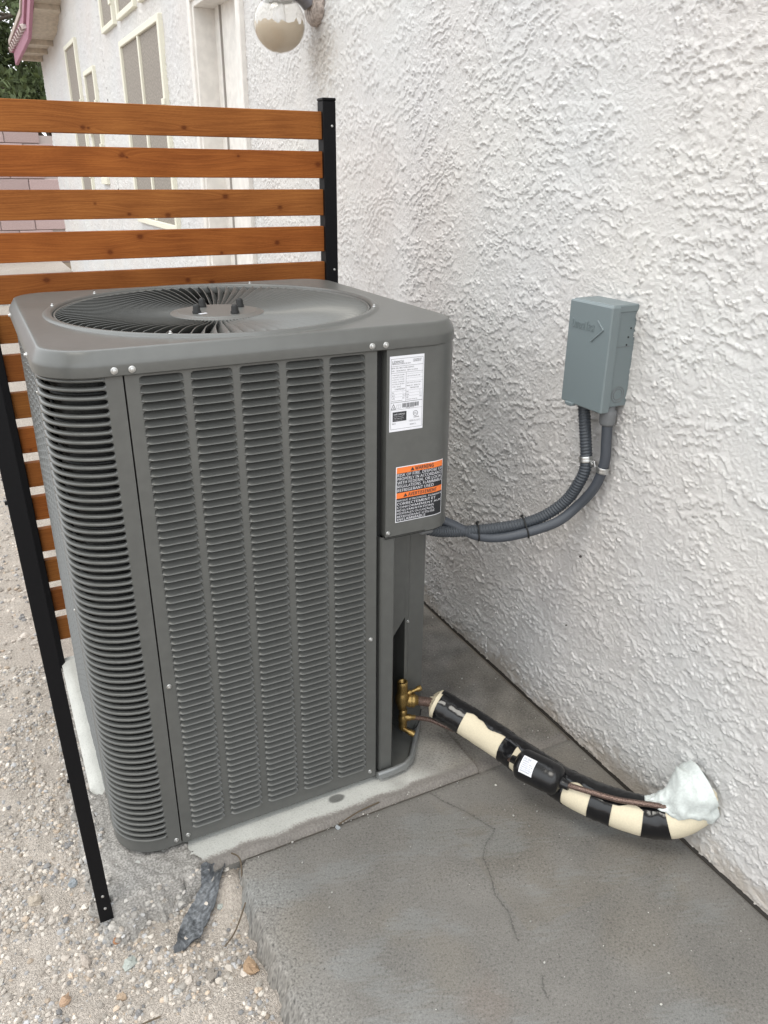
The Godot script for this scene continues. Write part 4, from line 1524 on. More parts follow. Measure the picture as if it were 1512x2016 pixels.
func service_corner(u: Node3D) -> void:
	# front right post under the control box
	var mb := MB.new()
	var p := PackedVector3Array()
	for y in [0.020, 0.5865]:
		for q in [Vector2(0.4225, -0.026), Vector2(0.4300, -0.026), Vector2(0.4335, -0.010), Vector2(0.4375, -0.006), Vector2(0.4620, -0.006), Vector2(0.4655, -0.010), Vector2(0.4655, -0.05)]:
			p.append(Vector3(q.x, y, q.y))
	for k in 6:
		mb.quad(p[k], p[k + 1], p[k + 8], p[k + 7])
	obj("corner_post", mb, M.paint, u)
	# recessed plate with its cut-away lower corner
	mb = MB.new()
	mb.slab(PackedVector2Array([Vector2(0.4655, 0.587), Vector2(0.5400, 0.587), Vector2(0.5400, 0.335), Vector2(0.4655, 0.225)]), 0.003, Transform3D(Basis.IDENTITY, Vector3(0, 0, -0.1)))
	obj("service_plate", mb, M.paint, u)
	# coil end sheet farther back: two folds
	mb = MB.new()
	var fold := [Vector2(0.5380, -0.150), Vector2(0.5405, -0.0975), Vector2(0.5480, -0.0975), Vector2(0.5520, -0.1010), Vector2(0.5930, -0.1080), Vector2(0.5960, -0.115), Vector2(0.5960, -0.25)]
	for k in 6:
		var a: Vector2 = fold[k]
		var b: Vector2 = fold[k + 1]
		mb.quad(Vector3(a.x, 0.016, a.y), Vector3(b.x, 0.016, b.y), Vector3(b.x, 0.587, b.y), Vector3(a.x, 0.587, a.y))
	var es := obj("end_sheet", mb, M.paint, u)
	screw(es, Vector3(0.5475, 0.322, -0.0975), Vector3.BACK, 0.0024)
	mb = MB.new()
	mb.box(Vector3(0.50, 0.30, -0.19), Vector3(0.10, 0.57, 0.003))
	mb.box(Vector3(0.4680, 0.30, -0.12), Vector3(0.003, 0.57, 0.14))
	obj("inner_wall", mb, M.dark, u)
	# brass service valves
	var v := put("service_valve", null, M.brass, u)
	mb = MB.new()
	var along := func(to: MB, a: Vector3, b: Vector3, prof: Array, sides := 14) -> void:
		var y := (b - a).normalized()
		var x := y.cross(Vector3.UP if absf(y.y) < 0.9 else Vector3.RIGHT).normalized()
		var xf := Transform3D(Basis(x, y, x.cross(y)), a)
		var pr := []
		for q in prof: pr.append(Vector2(q.x, q.y * a.distance_to(b)))
		to.lathe(pr, sides, xf)
	var vc := Vector3(0.521, 0.142, -0.068)
	along.call(mb, vc + Vector3(0, -0.022, 0), vc + Vector3(0, 0.048, 0), [Vector2(0.0001, 0), Vector2(0.011, 0), Vector2(0.011, 0.12), Vector2(0.015, 0.2), Vector2(0.0165, 0.42), Vector2(0.0125, 0.55), Vector2(0.0125, 0.6), Vector2(0.0115, 0.62), Vector2(0.0125, 0.66), Vector2(0.0115, 0.70), Vector2(0.0125, 0.74), Vector2(0.0115, 0.78), Vector2(0.0120, 0.85), Vector2(0.0120, 1.0), Vector2(0.007, 1.0), Vector2(0.007, 0.9), Vector2(0.0001, 0.9)], 12)
	along.call(mb, vc + Vector3(-0.004, -0.002, -0.004), vc + Vector3(0.034, -0.007, 0.010), [Vector2(0.0001, 0), Vector2(0.014, 0.05), Vector2(0.014, 0.45), Vector2(0.0165, 0.5), Vector2(0.0165, 0.62), Vector2(0.0145, 0.66), Vector2(0.0165, 0.7), Vector2(0.0165, 0.82), Vector2(0.012, 0.9), Vector2(0.0118, 1.0), Vector2(0.0001, 1.0)], 14)
	along.call(mb, vc + Vector3(0.012, 0.012, 0.0), vc + Vector3(0.046, 0.020, 0.004), [Vector2(0.0001, 0), Vector2(0.0065, 0), Vector2(0.0065, 0.25), Vector2(0.0042, 0.3), Vector2(0.0042, 0.68), Vector2(0.0066, 0.7), Vector2(0.0066, 1.0), Vector2(0.0001, 1.0)], 8)
	v.mesh = mb.mesh()
	var v2 := put("service_valve", null, M.brass, u)
	mb = MB.new()
	var lc := Vector3(0.522, 0.088, -0.060)
	along.call(mb, lc + Vector3(0, -0.022, -0.004), lc + Vector3(0, 0.028, -0.004), [Vector2(0.0001, 0), Vector2(0.010, 0.0), Vector2(0.010, 0.25), Vector2(0.0085, 0.3), Vector2(0.011, 0.42), Vector2(0.011, 0.65), Vector2(0.007, 0.7), Vector2(0.0095, 0.75), Vector2(0.0095, 1.0), Vector2(0.0001, 1.0)], 10)
	along.call(mb, lc + Vector3(-0.002, 0.008, -0.004), lc + Vector3(0.026, 0.005, 0.006), [Vector2(0.0001, 0), Vector2(0.008, 0.1), Vector2(0.008, 0.6), Vector2(0.0058, 0.7), Vector2(0.0058, 1.0), Vector2(0.0001, 1.0)], 12)
	along.call(mb, lc + Vector3(-0.002, -0.020, 0.002), lc + Vector3(0.016, -0.028, 0.022), [Vector2(0.0001, 0), Vector2(0.0055, 0), Vector2(0.0055, 0.5), Vector2(0.0072, 0.55), Vector2(0.0072, 1.0), Vector2(0.0001, 1.0)], 8)
	v2.mesh = mb.mesh()
	# thin black wire lying in the pan
	mb = MB.new()
	mb.tube(smooth_path([Vector3(0.520, 0.07, -0.09), Vector3(0.545, 0.05, -0.07), Vector3(0.570, 0.045, -0.08), Vector3(0.590, 0.07, -0.10)]), [0.0014], 6)
	obj("wire", mb, M.rubber, u)

# ---------------------------------------------------------------- electrics on the wall
func electrics() -> void:
	var d := thing("disconnect_box", "grey electrical disconnect box with a raised name and arrow on the wall", "electrical box", Vector3(0.896, 0.91, 0.06))
	var mb := MB.new()
	mb.box(Vector3(0.8735, 0.9125, 0.0585), Vector3(0.049, 0.183, 0.107), 0.002)
	var body := obj("enclosure", mb, M.boxgrey, d)
	mb = MB.new()
	mb.box(Vector3(0.8665, 1.004, 0.0585), Vector3(0.061, 0.014, 0.1115), 0.002)
	obj("top_hinge", mb, M.boxgrey, d)
	mb = MB.new()
	mb.box(Vector3(0.8405, 0.9110, 0.0595), Vector3(0.021, 0.196, 0.117), 0.0022)
	var cv := obj("cover", mb, M.boxgrey, d)
	mb = MB.new()
	var mp := func(x: float, y: float) -> Vector3: return Vector3(0.8299, y, x)
	var relief := Vector3(-0.0022, 0, 0)
	text_mesh(mb, "D", mp, 0.0130, 0.9590, 0.0165, 0.0085, true, relief)
	text_mesh(mb, "IVERSI", mp, 0.0228, 0.9590, 0.0120, 0.0262, true, relief)
	text_mesh(mb, "T", mp, 0.0495, 0.9590, 0.0165, 0.0090, true, relief)
	text_mesh(mb, "ECH", mp, 0.0585, 0.9590, 0.0120, 0.0165, true, relief)
	obj("lettering", mb, M.boxgrey, cv)
	mb = MB.new()
	var tip := Vector3(0.8294, 0.9660, 0.1000)
	for q in [Vector3(0.8294, 0.9810, 0.0830), Vector3(0.8294, 0.9410, 0.0700)]:
		mb.tube(PackedVector3Array([q, tip]), [0.0018], 6)
	obj("arrow", mb, M.boxgrey, cv)
	mb = MB.new()
	mb.box(Vector3(0.8300, 0.8130, 0.0300), Vector3(0.010, 0.006, 0.022), 0.001)
	mb.box(Vector3(0.8290, 0.8095, 0.0300), Vector3(0.006, 0.0015, 0.012))
	obj("hasp", mb, M.boxgrey, cv)
	mb = MB.new()
	for r in [0.0150, 0.0105]:
		var ring := PackedVector3Array()
		for k in 25:
			var a := TAU * k / 24.0
			ring.append(Vector3(0.8720 + cos(a) * r, 0.8450 + sin(a) * r, 0.1122))
		mb.tube(ring, [0.0007], 5, false)
	obj("knockout", mb, M.fitting, body)
	mb = MB.new()
	for q in [Vector2(0.884, 0.968), Vector2(0.880, 0.952), Vector2(0.878, 0.938)]:
		disc(mb, Vector3(q.x, q.y, 0.112), Vector3.BACK, 0.0018, 0.0008, 8)
	obj("rivet", mb, M.dark, body)
	mb = MB.new()
	mb.box(Vector3(0.868, 0.935, 0.1122), Vector3(0.038, 0.0008, 0.0008))
	obj("seam", mb, M.fitting, body)
	mb = MB.new()
	mb.lathe([Vector2(0.0001, 0.0), Vector2(0.0125, 0.0), Vector2(0.0155, 0.005), Vector2(0.0160, 0.020), Vector2(0.0160, 0.030), Vector2(0.012, 0.031), Vector2(0.012, 0.040), Vector2(0.0001, 0.040)], 24, Transform3D(Basis.IDENTITY, Vector3(0.868, 0.782, 0.098)))
	obj("conduit_fitting", mb, M.fitting, d)
	# ribbed whip, then the smooth one
	var rib := smooth_path([Vector3(0.862, 0.825, 0.030), Vector3(0.862, 0.799, 0.036), Vector3(0.86, 0.735, 0.054), Vector3(0.86, 0.690, 0.062), Vector3(0.854, 0.655, 0.057), Vector3(0.84, 0.604, 0.035), Vector3(0.80, 0.562, 0.006), Vector3(0.735, 0.543, -0.022), Vector3(0.64, 0.537, -0.058), Vector3(0.575, 0.553, -0.060), Vector3(0.545, 0.575, -0.065)], 46)
	mb = MB.new()
	mb.tube(rib, [0.0118], 18, true, func(i: int, ln: float, a: float) -> float: return 0.0008 * sin(ln * TAU / 0.0062 + a))
	var c1 := obj("ribbed_conduit", mb, M.conduit)
	meta(c1, "thicker ribbed dark grey conduit looping from the electrical box to the unit", "conduit")
	var sm := smooth_path([Vector3(0.868, 0.790, 0.098), Vector3(0.870, 0.750, 0.100), Vector3(0.872, 0.704, 0.100), Vector3(0.868, 0.649, 0.086), Vector3(0.852, 0.596, 0.056), Vector3(0.812, 0.558, 0.036), Vector3(0.735, 0.526, -0.010), Vector3(0.68, 0.526, -0.040), Vector3(0.63, 0.552, -0.066), Vector3(0.575, 0.578, -0.10)], 14)
	mb = MB.new()
	mb.tube(sm, [0.0102], 18)
	var c2 := obj("smooth_conduit", mb, M.conduit2)
	meta(c2, "thinner smooth grey conduit running just below the ribbed one", "conduit")
	mb = MB.new()
	mb.box(Vector3(0.552, 0.572, -0.045), Vector3(0.030, 0.028, 0.022), 0.003)
	var cf := obj("conduit_connector", mb, M.fitting)
	meta(cf, "small grey fitting where the conduits enter under the control box", "fitting")
	# steel clamp: a band on each conduit and the ear between
	var cl := thing("conduit_clamp", "zinc two-ring clamp holding both conduits against the wall", "clamp", Vector3(0.87, 0.70, 0.08))
	for q in [[Vector3(0.860, 0.702, 0.0600), Vector3(0, 1, -0.22), 0.0130], [Vector3(0.8715, 0.690, 0.0985), Vector3(0.02, 1, 0.12), 0.0113]]:
		mb = MB.new()
		var y := (q[1] as Vector3).normalized()
		var x := y.cross(Vector3.RIGHT).normalized()
		var xf := Transform3D(Basis(x, y, x.cross(y)), q[0])
		var r: float = q[2]
		mb.lathe([Vector2(r, -0.006), Vector2(r + 0.0013, -0.006), Vector2(r + 0.0016, -0.002), Vector2(r + 0.0007, 0.0), Vector2(r + 0.0016, 0.002), Vector2(r + 0.0013, 0.006), Vector2(r, 0.006)], 24, xf)
		obj("band", mb, M.steel, cl)
	mb = MB.new()
	mb.box(Vector3(0.862, 0.697, 0.0800), Vector3(0.004, 0.013, 0.014), 0.001, Basis(Vector3.RIGHT, -0.25))
	disc(mb, Vector3(0.859, 0.698, 0.0795), Vector3.LEFT, 0.004, 0.003, 6)
	obj("ear", mb, M.steel, cl)
	# cable ties round both conduits
	for q in [[0.572, "black cable tie round the conduits on the bend nearest the wall"], [0.745, "black cable tie round the conduits on the level run near the unit"]]:
		var i := int(q[0] * (rib.size() - 1))
		var c := rib[i]
		var t := (rib[i + 1] - rib[i - 1]).normalized()
		# nearest point on the smooth conduit
		var best := sm[0]
		for pnt in sm:
			if pnt.distance_to(c) < best.distance_to(c): best = pnt
		var ax := best - c
		ax = (ax - t * ax.dot(t))
		var l := ax.length()
		ax = ax.normalized()
		var bn := t.cross(ax)
		var loop := PackedVector3Array()
		var r1 := 0.0134
		for k in 41:
			var a := TAU * k / 40.0
			var o := (ax * cos(a) + bn * sin(a)) * r1
			if cos(a) > 0.0: o = ax * (l + cos(a) * 0.0118) + bn * sin(a) * lerpf(r1, 0.0118, cos(a))
			loop.append(c + o)
		mb = MB.new()
		mb.tube(loop, [0.0016], 6, false)
		mb.box(loop[20] - ax * 0.003 + bn * 0.002, Vector3(0.006, 0.006, 0.005), 0.001)
		var o := obj("cable_tie", mb, M.rubber)
		meta(o, q[1], "cable tie", "cable ties on the conduits")
	for q in [[Vector3(WX - 0.004, 0.469, 0.044), 0.0028, "small dark screw head in the stucco below the conduits"], [Vector3(WX - 0.004, 0.286, 0.025), 0.0018, "tiny dark hole plug in the stucco above the wrapped pipe"]]:
		mb = MB.new()
		disc(mb, q[0], Vector3.LEFT, q[1], 0.003, 9)
		var o := obj("wall_screw", mb, mat(0.06, 0.055, 0.05, 0.7))
		meta(o, q[2], "screw")

# ---------------------------------------------------------------- refrigerant pipes
func sweep_shell(mb: MB, path: PackedVector3Array, rad: Callable, i0: int, i1: int, a0: float, a1: float, na: int, closed: bool) -> void:
	# part of a tube's skin: rings i0..i1, angles a0..a1 measured from straight up, positive towards the wall
	var p := PackedVector3Array()
	for i in range(i0, i1 + 1):
		var t := (path[mini(i + 1, path.size() - 1)] - path[maxi(i - 1, 0)]).normalized()
		var up := (Vector3.UP - t * t.y).normalized()
		var side := t.cross(up)
		var m := na if closed else na + 1
		for k in m:
			var a := lerpf(a0, a1, float(k) / na)
			var r: float = rad.call(i, a)
			p.append(path[i] + (up * cos(a) - side * sin(a)) * r)
	mb.grid(p, i1 - i0 + 1, na if closed else na + 1, false, false, PackedVector2Array(), PackedColorArray(), closed)

func pipes() -> void:
	var pts := [Vector3(0.601, 0.117, -0.050), Vector3(0.622, 0.108, -0.016), Vector3(0.655, 0.092, 0.040), Vector3(0.683, 0.083, 0.115), Vector3(0.708, 0.080, 0.205), Vector3(0.742, 0.077, 0.293), Vector3(0.786, 0.076, 0.360), Vector3(0.826, 0.078, 0.404), Vector3(0.858, 0.092, 0.430), Vector3(0.884, 0.118, 0.444), Vector3(0.918, 0.150, 0.450)]
	var path := smooth_path(pts, 14)
	var nn := path.size()
	var wob := fnl(101, 1.0, 2)
	var rad := func(i: int, a: float) -> float:
		var t := float(i) / (nn - 1)
		var r := lerpf(0.0335, 0.0385, smoothstep(0.45, 0.85, t))
		# squeezed a little where tape binds it
		for q in [0.07, 0.30, 0.50, 0.66, 0.80]: r -= 0.0012 * exp(-pow((t - q) / 0.03, 2.0))
		return r + 0.0007 * wob.get_noise_2d(t * 14.0, a)
	var ln := thing("insulated_pipe", "cream insulated refrigerant pipe bound with glossy black tape, bending into the wall", "pipe", Vector3(0.72, 0.0, 0.2))
	var mb := MB.new()
	sweep_shell(mb, path, rad, 0, nn - 1, 0.0, TAU, 32, true)
	# ragged cut end
	var ring := PackedVector3Array()
	var t0 := (path[1] - path[0]).normalized()
	var up0 := (Vector3.UP - t0 * t0.y).normalized()
	var sd0 := t0.cross(up0)
	var endp := PackedVector3Array()
	for q in [1.0, 0.72, 0.36]:
		for k in 32:
			var a := TAU * k / 32.0
			var r: float = rad.call(0, a) * q
			endp.append(path[0] - t0 * ((0.010 + 0.006 * wob.get_noise_2d(a * 3.0, 5.0)) * (1.0 - q * q) * 1.4 + 0.004 * wob.get_noise_2d(a * 6.0, q * 9.0)) + (up0 * cos(a) - sd0 * sin(a)) * r)
	mb.grid(endp, 3, 32, false, true, PackedVector2Array(), PackedColorArray(), true)
	var ins := obj("insulation", mb, M.foam, ln)
	# tape: a long strip over the top, then bands all round
	var trad := func(i: int, a: float) -> float:
		return rad.call(i, a) + 0.0011 + 0.0022 * absf(wob.get_noise_2d(i * 0.33 + a * 0.8, a * 2.5)) + 0.0008 * wob.get_noise_2d(i * 0.9, a * 3.0)
	mb = MB.new()
	var n1 := int(nn * 0.80)
	# top strip, its edges wandering
	var sp := PackedVector3Array()
	for i in range(1, n1):
		var t := (path[i + 1] - path[i - 1]).normalized()
		var up := (Vector3.UP - t * t.y).normalized()
		var sd := t.cross(up)
		var lo := -0.30 + 0.45 * wob.get_noise_2d(i * 0.055, 50.0) - 0.40 * smoothstep(0.5, 0.9, float(i) / n1)
		var hi := 1.25 + 0.35 * wob.get_noise_2d(i * 0.06, 70.0)
		for k in 15:
			var a := lerpf(lo, hi, k / 14.0)
			sp.append(path[i] + (up * cos(a) - sd * sin(a)) * (trad.call(i, a) + 0.0003))
	mb.grid(sp, n1 - 1, 15, false, false)
	obj("tape_strip", mb, M.tape, ln)
	for q in [[0.015, 0.115], [0.285, 0.345], [0.485, 0.535], [0.615, 0.675], [0.765, 0.835]]:
		mb = MB.new()
		sweep_shell(mb, path, trad, int(q[0] * nn), int(q[1] * nn), 0.0, TAU, 32, true)
		obj("tape_band", mb, M.tape, ln)
	mb = MB.new()
	mb.tube(smooth_path([Vector3(0.545, 0.136, -0.062), Vector3(0.575, 0.126, -0.056), Vector3(0.606, 0.116, -0.044)]), [0.0108], 16)
	obj("suction_tube", mb, M.copper, ln)
	# liquid line with its filter drier
	var lq := thing("liquid_line", "thin copper liquid line with a black filter drier beside the insulated pipe", "pipe", Vector3(0.68, 0.0, 0.2))
	mb = MB.new()
	var lp := smooth_path([Vector3(0.545, 0.093, -0.054), Vector3(0.582, 0.080, -0.046), Vector3(0.618, 0.064, -0.018), Vector3(0.641, 0.058, 0.010), Vector3(0.660, 0.062, 0.070), Vector3(0.663, 0.080, 0.135), Vector3(0.661, 0.103, 0.175)])
	mb.tube(lp, [0.0052], 12)
	var d0 := Vector3(0.6610, 0.1050, 0.178)
	var d1 := Vector3(0.7010, 0.1090, 0.273)
	var lp2 := smooth_path([d1, Vector3(0.711, 0.113, 0.295), Vector3(0.732, 0.115, 0.325), Vector3(0.762, 0.117, 0.364), Vector3(0.802, 0.123, 0.405), Vector3(0.845, 0.122, 0.435), Vector3(0.885, 0.132, 0.452)])
	mb.tube(lp2, [0.0056], 12)
	obj("tube", mb, M.copper, lq)
	mb = MB.new()
	var y := (d1 - d0).normalized()
	var xx := y.cross(Vector3.UP).normalized()
	var L := d0.distance_to(d1)
	var dxf := Transform3D(Basis(xx, y, xx.cross(y)), d0)
	mb.lathe([Vector2(0.0001, -0.012), Vector2(0.0082, -0.012), Vector2(0.0088, -0.002), Vector2(0.012, 0.003), Vector2(0.024, 0.0055), Vector2(0.0305, 0.011), Vector2(0.0325, 0.018), Vector2(0.0325, L * 0.70), Vector2(0.0310, L * 0.72), Vector2(0.0316, L * 0.78), Vector2(0.0300, L * 0.90), Vector2(0.024, L * 0.97), Vector2(0.013, L), Vector2(0.0095, L + 0.004), Vector2(0.0090, L + 0.016), Vector2(0.0001, L + 0.016)], 36, dxf)
	var dr := obj("filter_drier", mb, M.drier, lq)
	# its paper label, on the side towards the camera
	var face := (Vector3(-0.1755, 1.226, 1.1994) - d0)
	face = (face - y * face.dot(y)).normalized()
	var fa := atan2(face.dot(xx.cross(y)), face.dot(xx))
	var wrap := func(s: float, h: float, off: float) -> Vector3:
		var a := fa + h / 0.0325
		return dxf * Vector3(cos(a) * (0.0325 + off), s, sin(a) * (0.0325 + off))
	mb = MB.new()
	var wp := PackedVector3Array()
	for i in 2:
		for k in 9:
			wp.append(wrap.call(0.022 + 0.030 * i, lerpf(-0.018, 0.018, k / 8.0), 0.0004))
	mb.grid(wp, 2, 9, false, false)
	var lb := obj("drier_label", mb, M.white, dr)
	mb = MB.new()
	var cam_up := 1.0 if (wrap.call(0.03, 0.018, 0.0) as Vector3).y > (wrap.call(0.03, -0.018, 0.0) as Vector3).y else -1.0
	var mp := func(px: float, py: float) -> Vector3: return wrap.call(0.022 + px, py * cam_up, 0.0009)
	for q in [[0.0105, "FILTER", 0.0036, 0.016], [0.0062, "DRIER", 0.0026, 0.013], [0.0020, "SERIES 083", 0.0022, 0.022], [-0.0018, "SWEAT 3/8", 0.0022, 0.024], [-0.0056, "MAX 680 PSI", 0.0022, 0.021], [-0.0094, "UL LISTED", 0.0022, 0.024], [-0.0136, "REFRIGERANT", 0.0022, 0.022]]:
		text_mesh(mb, q[1], mp, 0.003, q[0], q[2], q[3])
	obj("drier_print", mb, mat(0.12, 0.16, 0.22, 0.6), lb)
	# painted sealant where it all enters the wall
	mb = MB.new()
	var sp2 := smooth_path([Vector3(0.806, 0.118, 0.392), Vector3(0.838, 0.119, 0.418), Vector3(0.868, 0.128, 0.438), Vector3(0.902, 0.140, 0.449)], 14)
	var m2 := sp2.size()
	var srad := func(i: int, a: float) -> float:
		var t := float(i) / (m2 - 1)
		var r := lerpf(0.007, 0.047, smoothstep(-0.03, 0.74, t)) + 0.005 * smoothstep(0.75, 1.0, t)
		r *= 1.0 + 0.38 * maxf(0.0, cos(a)) * t + 0.15 * sin(a)
		r += 0.010 * wob.get_noise_2d(t * 3.0 + 30.0, cos(a) * 1.5) + 0.0035 * wob.get_noise_3d(t * 9.0, cos(a) * 4.0, sin(a) * 4.0)
		return maxf(r, 0.004)
	sweep_shell(mb, sp2, srad, 0, m2 - 1, 0.0, TAU, 40, true)
	var se := obj("pipe_sealant", mb, M.sealant)
	meta(se, "lumpy pale painted sealant mounded where the wrapped pipe enters the wall", "sealant")

# ---------------------------------------------------------------- wall lamp
func lamp() -> void:
	var l := thing("wall_lamp", "wall lamp with a dusty clear glass globe hanging from a grey arm", "wall lamp", Vector3(0.896, 1.66, -1.37))
	var c := Vector3(0.772, 1.628, -1.366)
	var mb := MB.new()
	mb.lathe(globe_profile(0.0765, -1.0, 0.86), 40, Transform3D(Basis.IDENTITY, c))
	var gm := mat(0.85, 0.80, 0.70, 0.12)
	gm.transparency = BaseMaterial3D.TRANSPARENCY_ALPHA
	gm.albedo_color.a = 0.14
	obj("globe", mb, gm, l)
	# dust caked inside the lower half
	mb = MB.new()
	var nz := fnl(111, 1.0, 3)
	var p := PackedVector3Array()
	for i in 48:
		var a := TAU * i / 48.0
		for j in 16:
			var top := 0.02 + 0.22 * nz.get_noise_2d(cos(a) * 2.5, sin(a) * 2.5) + 0.12 * nz.get_noise_2d(cos(a) * 9.0, sin(a) * 9.0)
			var s := lerpf(-0.9999, top, j / 15.0)
			var r := 0.0738
			p.append(c + Vector3(sqrt(1.0 - s * s) * cos(a) * r, s * r, -sqrt(1.0 - s * s) * sin(a) * r))
	mb.grid(p, 48, 16, true, true)
	obj("dust", mb, worn(mat(0.56, 0.45, 0.31, 0.9), 18.0, 0.72, 113, 0.0, 0.04), l)
	mb = MB.new()
	mb.lathe([Vector2(0.0001, 0.105), Vector2(0.044, 0.105), Vector2(0.048, 0.098), Vector2(0.048, 0.070), Vector2(0.051, 0.066), Vector2(0.051, 0.058), Vector2(0.040, 0.058)], 32, Transform3D(Basis.IDENTITY, c))
	obj("fitter", mb, mat(0.30, 0.30, 0.32, 0.4, 0.5), l)
	mb = MB.new()
	mb.lathe([Vector2(0.0001, 0.02), Vector2(0.018, 0.02), Vector2(0.020, -0.03), Vector2(0.010, -0.06), Vector2(0.0001, -0.062)], 16, Transform3D(Basis.IDENTITY, c + Vector3(0, 0.03, 0)))
	var bm := mat(0.8, 0.8, 0.8, 0.15)
	bm.transparency = BaseMaterial3D.TRANSPARENCY_ALPHA
	bm.albedo_color.a = 0.3
	obj("bulb", mb, bm, l)
	mb = MB.new()
	mb.tube(smooth_path([c + Vector3(0.0, 0.095, 0), c + Vector3(0.045, 0.098, 0), c + Vector3(0.085, 0.080, 0), Vector3(0.876, 1.690, -1.366)]), [0.020, 0.022, 0.026, 0.030], 16)
	obj("arm", mb, mat(0.20, 0.20, 0.22, 0.4, 0.5), l)
	mb = MB.new()
	mb.lathe([Vector2(0.060, 0.0), Vector2(0.060, 0.012), Vector2(0.052, 0.022), Vector2(0.034, 0.026), Vector2(0.0001, 0.028)], 32, Transform3D(Basis(Vector3.BACK, PI / 2), Vector3(0.894, 1.690, -1.366)))
	obj("wall_plate", mb, worn(mat(0.55, 0.47, 0.42, 0.7), 9.0, 0.7, 115), l)

func globe_profile(r: float, a: float, b: float) -> Array:
	var o := []
	for k in 24:
		var s := lerpf(asin(a), asin(b), k / 23.0)
		o.append(Vector2(maxf(cos(s) * r, 0.0001), sin(s) * r))
	return o

func flip_profile(p: Array) -> Array:
	var o := p.duplicate()
	o.reverse()
	return o

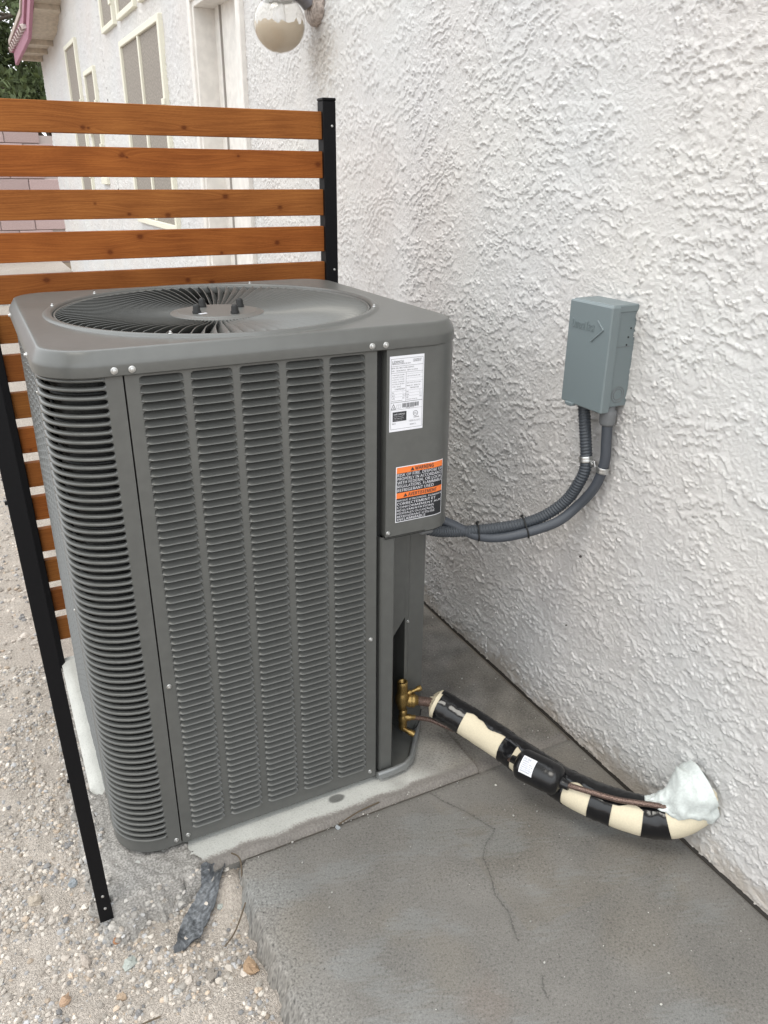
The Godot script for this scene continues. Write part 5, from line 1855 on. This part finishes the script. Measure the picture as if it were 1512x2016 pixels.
# ---------------------------------------------------------------- loose things on the ground
func litter() -> void:
	# scrap of black roofing felt, curled at its end
	var mb := MB.new()
	var nz := fnl(121, 1.0, 3)
	var le := Curve2D.new()
	for q in [Vector2(-0.052, 0.158), Vector2(-0.040, 0.126), Vector2(0.012, 0.080), Vector2(0.058, 0.052)]: le.add_point(q)
	var re := Curve2D.new()
	for q in [Vector2(-0.064, 0.178), Vector2(-0.016, 0.172), Vector2(0.030, 0.124), Vector2(0.066, 0.068)]: re.add_point(q)
	for lay in 2:
		var p := PackedVector3Array()
		for i in 31:
			var t := i / 30.0
			var l := le.sample_baked(le.get_baked_length() * t, false)
			var r := re.sample_baked(re.get_baked_length() * t, false)
			for k in 11:
				var w := k / 10.0
				var q := l.lerp(r, w) + Vector2(nz.get_noise_2d(t * 12.0, w * 3.0), nz.get_noise_2d(t * 12.0, 30.0 + w * 3.0)) * 0.003
				var sd := (w - 0.5) * 2.0
				var y := maxf(maxf(dirt_y(q.x, q.y), footing_y(q.x, q.y)), -0.05) + 0.006
				y += 0.011 * sd * sd * smoothstep(0.1, 0.5, t) + 0.010 * smoothstep(0.2, 0.0, t) * (1.0 - w) + 0.004 * nz.get_noise_2d(t * 7.0, sd * 2.0) + 0.0035 * sin(t * 22.0 + w * 3.0) * smoothstep(0.45, 0.1, t)
				p.append(Vector3(q.x, y - 0.0018 * lay, q.y))
		mb.grid(p, 31, 11, false, lay == 0)
	var fm := worn(mat(0.20, 0.212, 0.228, 0.5), 7.0, 0.55, 123, 0.05, 0.03)
	var o := obj("felt_scrap", mb, fm)
	meta(o, "curled scrap of weathered black felt lying by the slab corner", "scrap")
	# single stones (x, z, size, squash, colour, words)
	var st := [
		[-0.137, 0.158, 0.0135, lin(0.50, 0.53, 0.49), "pale grey-green stone on the dirt below the black post"],
		[0.050, 0.262, 0.0165, lin(0.44, 0.30, 0.19), "long rusty brown stone against the slab's broken edge"],
		[-0.150, 0.108, 0.0085, lin(0.46, 0.22, 0.11), "small orange stone at the edge of the rough footing"],
		[-0.246, 0.184, 0.0125, lin(0.50, 0.34, 0.23), "orange-beige stone near the bottom left corner"],
		[-0.273, -0.052, 0.0140, lin(0.50, 0.43, 0.35), "beige rounded stone left of the black post's foot"],
		[-0.205, -0.062, 0.0095, lin(0.36, 0.39, 0.42), "bluish grey stone beside the footing's left edge"],
		[-0.205, 0.126, 0.0125, lin(0.52, 0.45, 0.39), "pinkish white stone between the footing and the orange stones"],
		[-0.075, 0.250, 0.0085, lin(0.58, 0.56, 0.53), "small white stone lying below the felt scrap"],
		[-0.015, 0.245, 0.0130, lin(0.36, 0.32, 0.28), "flat brown-grey stone half sunk in the dirt by the slab"],
		[-0.160, 0.215, 0.0095, lin(0.47, 0.35, 0.25), "tan stone on the dirt near the bottom edge"],
		[0.034, 0.130, 0.0060, lin(0.55, 0.58, 0.54), "tiny pale chip beside the upper end of the felt scrap"],
		[0.295, 0.083, 0.0060, lin(0.45, 0.48, 0.50), "small grey stone in the joint between pad and slab"]]
	for k in st.size():
		var q: Array = st[k]
		var sm := stone_mesh(300 + k, 5, 8, true)
		var y := maxf(dirt_y(q[0], q[1]), footing_y(q[0], q[1]))
		if q[0] > 0.2: y = 0.0
		var s := put("stone", sm.mesh(), worn(mat(1, 1, 1, 0.9), 30.0, 0.75, 310, 0.05, 0.04))
		var m: StandardMaterial3D = (s.material_override as StandardMaterial3D)
		m.albedo_color = q[3]
		s.position = Vector3(q[0], y + float(q[2]) * 0.35, q[1])
		s.scale = Vector3.ONE * float(q[2])
		s.rotation = Vector3(0.1 * k, 1.3 * k + 0.4, 0.15)
		meta(s, q[4], "stone", "loose stones on the dirt")
	# twigs and straws
	var tw := [
		[Vector3(0.080, 0.012, 0.060), Vector3(0.090, 0.014, 0.085), Vector3(0.083, -0.03, 0.110), "dark bent twig standing in the joint at the slab's corner"],
		[Vector3(0.020, -0.045, 0.205), Vector3(0.045, -0.035, 0.190), Vector3(0.075, -0.012, 0.160), "dry brown twig leaning on the slab's broken edge"],
		[Vector3(0.30, 0.004, 0.078), Vector3(0.35, 0.005, 0.066), Vector3(0.40, 0.004, 0.060), "dry straw lying along the joint between pad and slab"],
		[Vector3(-0.19, -0.042, 0.295), Vector3(-0.15, -0.040, 0.285), Vector3(-0.11, -0.042, 0.283), "dark stick on the dirt at the very bottom of the picture"],
		[Vector3(0.700, 0.003, -0.36), Vector3(0.715, 0.005, -0.39), Vector3(0.735, 0.004, -0.43), "short dark twig on the concrete behind the unit's right corner"]]
	for q in tw:
		mb = MB.new()
		mb.tube(smooth_path([q[0], q[1], q[2]], 6), [0.0016], 6)
		var o2 := obj("twig", mb, mat(0.10, 0.075, 0.05, 0.9))
		meta(o2, q[3], "twig", "twigs and straws")
	# pale grit on the slab and strip, too small to count
	var grit := stone_mesh(400, 4, 6).mesh()
	var mm := MultiMesh.new()
	mm.transform_format = MultiMesh.TRANSFORM_3D
	mm.use_colors = true
	mm.mesh = grit
	mm.instance_count = 420
	for i in 420:
		var x := rng.randf_range(0.12, 0.88)
		var z := rng.randf_range(0.09, 0.9)
		if i % 2 == 0:
			x = rng.randf_range(0.62, 0.885); z = rng.randf_range(-0.7, 0.3)
		if i % 7 == 0:
			x = 0.885 - 0.05 * pow(rng.randf(), 2.0); z = rng.randf_range(-0.9, 0.9)
		if i % 5 == 0:
			x = rng.randf_range(0.12, 0.62); z = 0.074 + 0.01 * rng.randfn()
		var s := 0.0007 + 0.0024 * pow(rng.randf(), 5.0)
		mm.set_instance_transform(i, Transform3D(Basis.from_euler(Vector3(rng.randf(), rng.randf() * 6.0, rng.randf())).scaled(Vector3.ONE * s), Vector3(x, s * 0.4 + (0.001 if z > 0.0745 else -0.002), z)))
		var k := rng.randf_range(0.15, 0.62)
		mm.set_instance_color(i, Color(k, k * 0.97, k * 0.9))
	var gi := MultiMeshInstance3D.new()
	gi.multimesh = mm
	var gm := mat(1, 1, 1, 0.9)
	gm.vertex_color_use_as_albedo = true
	gi.material_override = gm
	gi.name = "grit"
	gi.set_meta("kind", "stuff")
	meta(gi, "fine pale grit scattered over the grey concrete", "grit")
	add_child(gi)
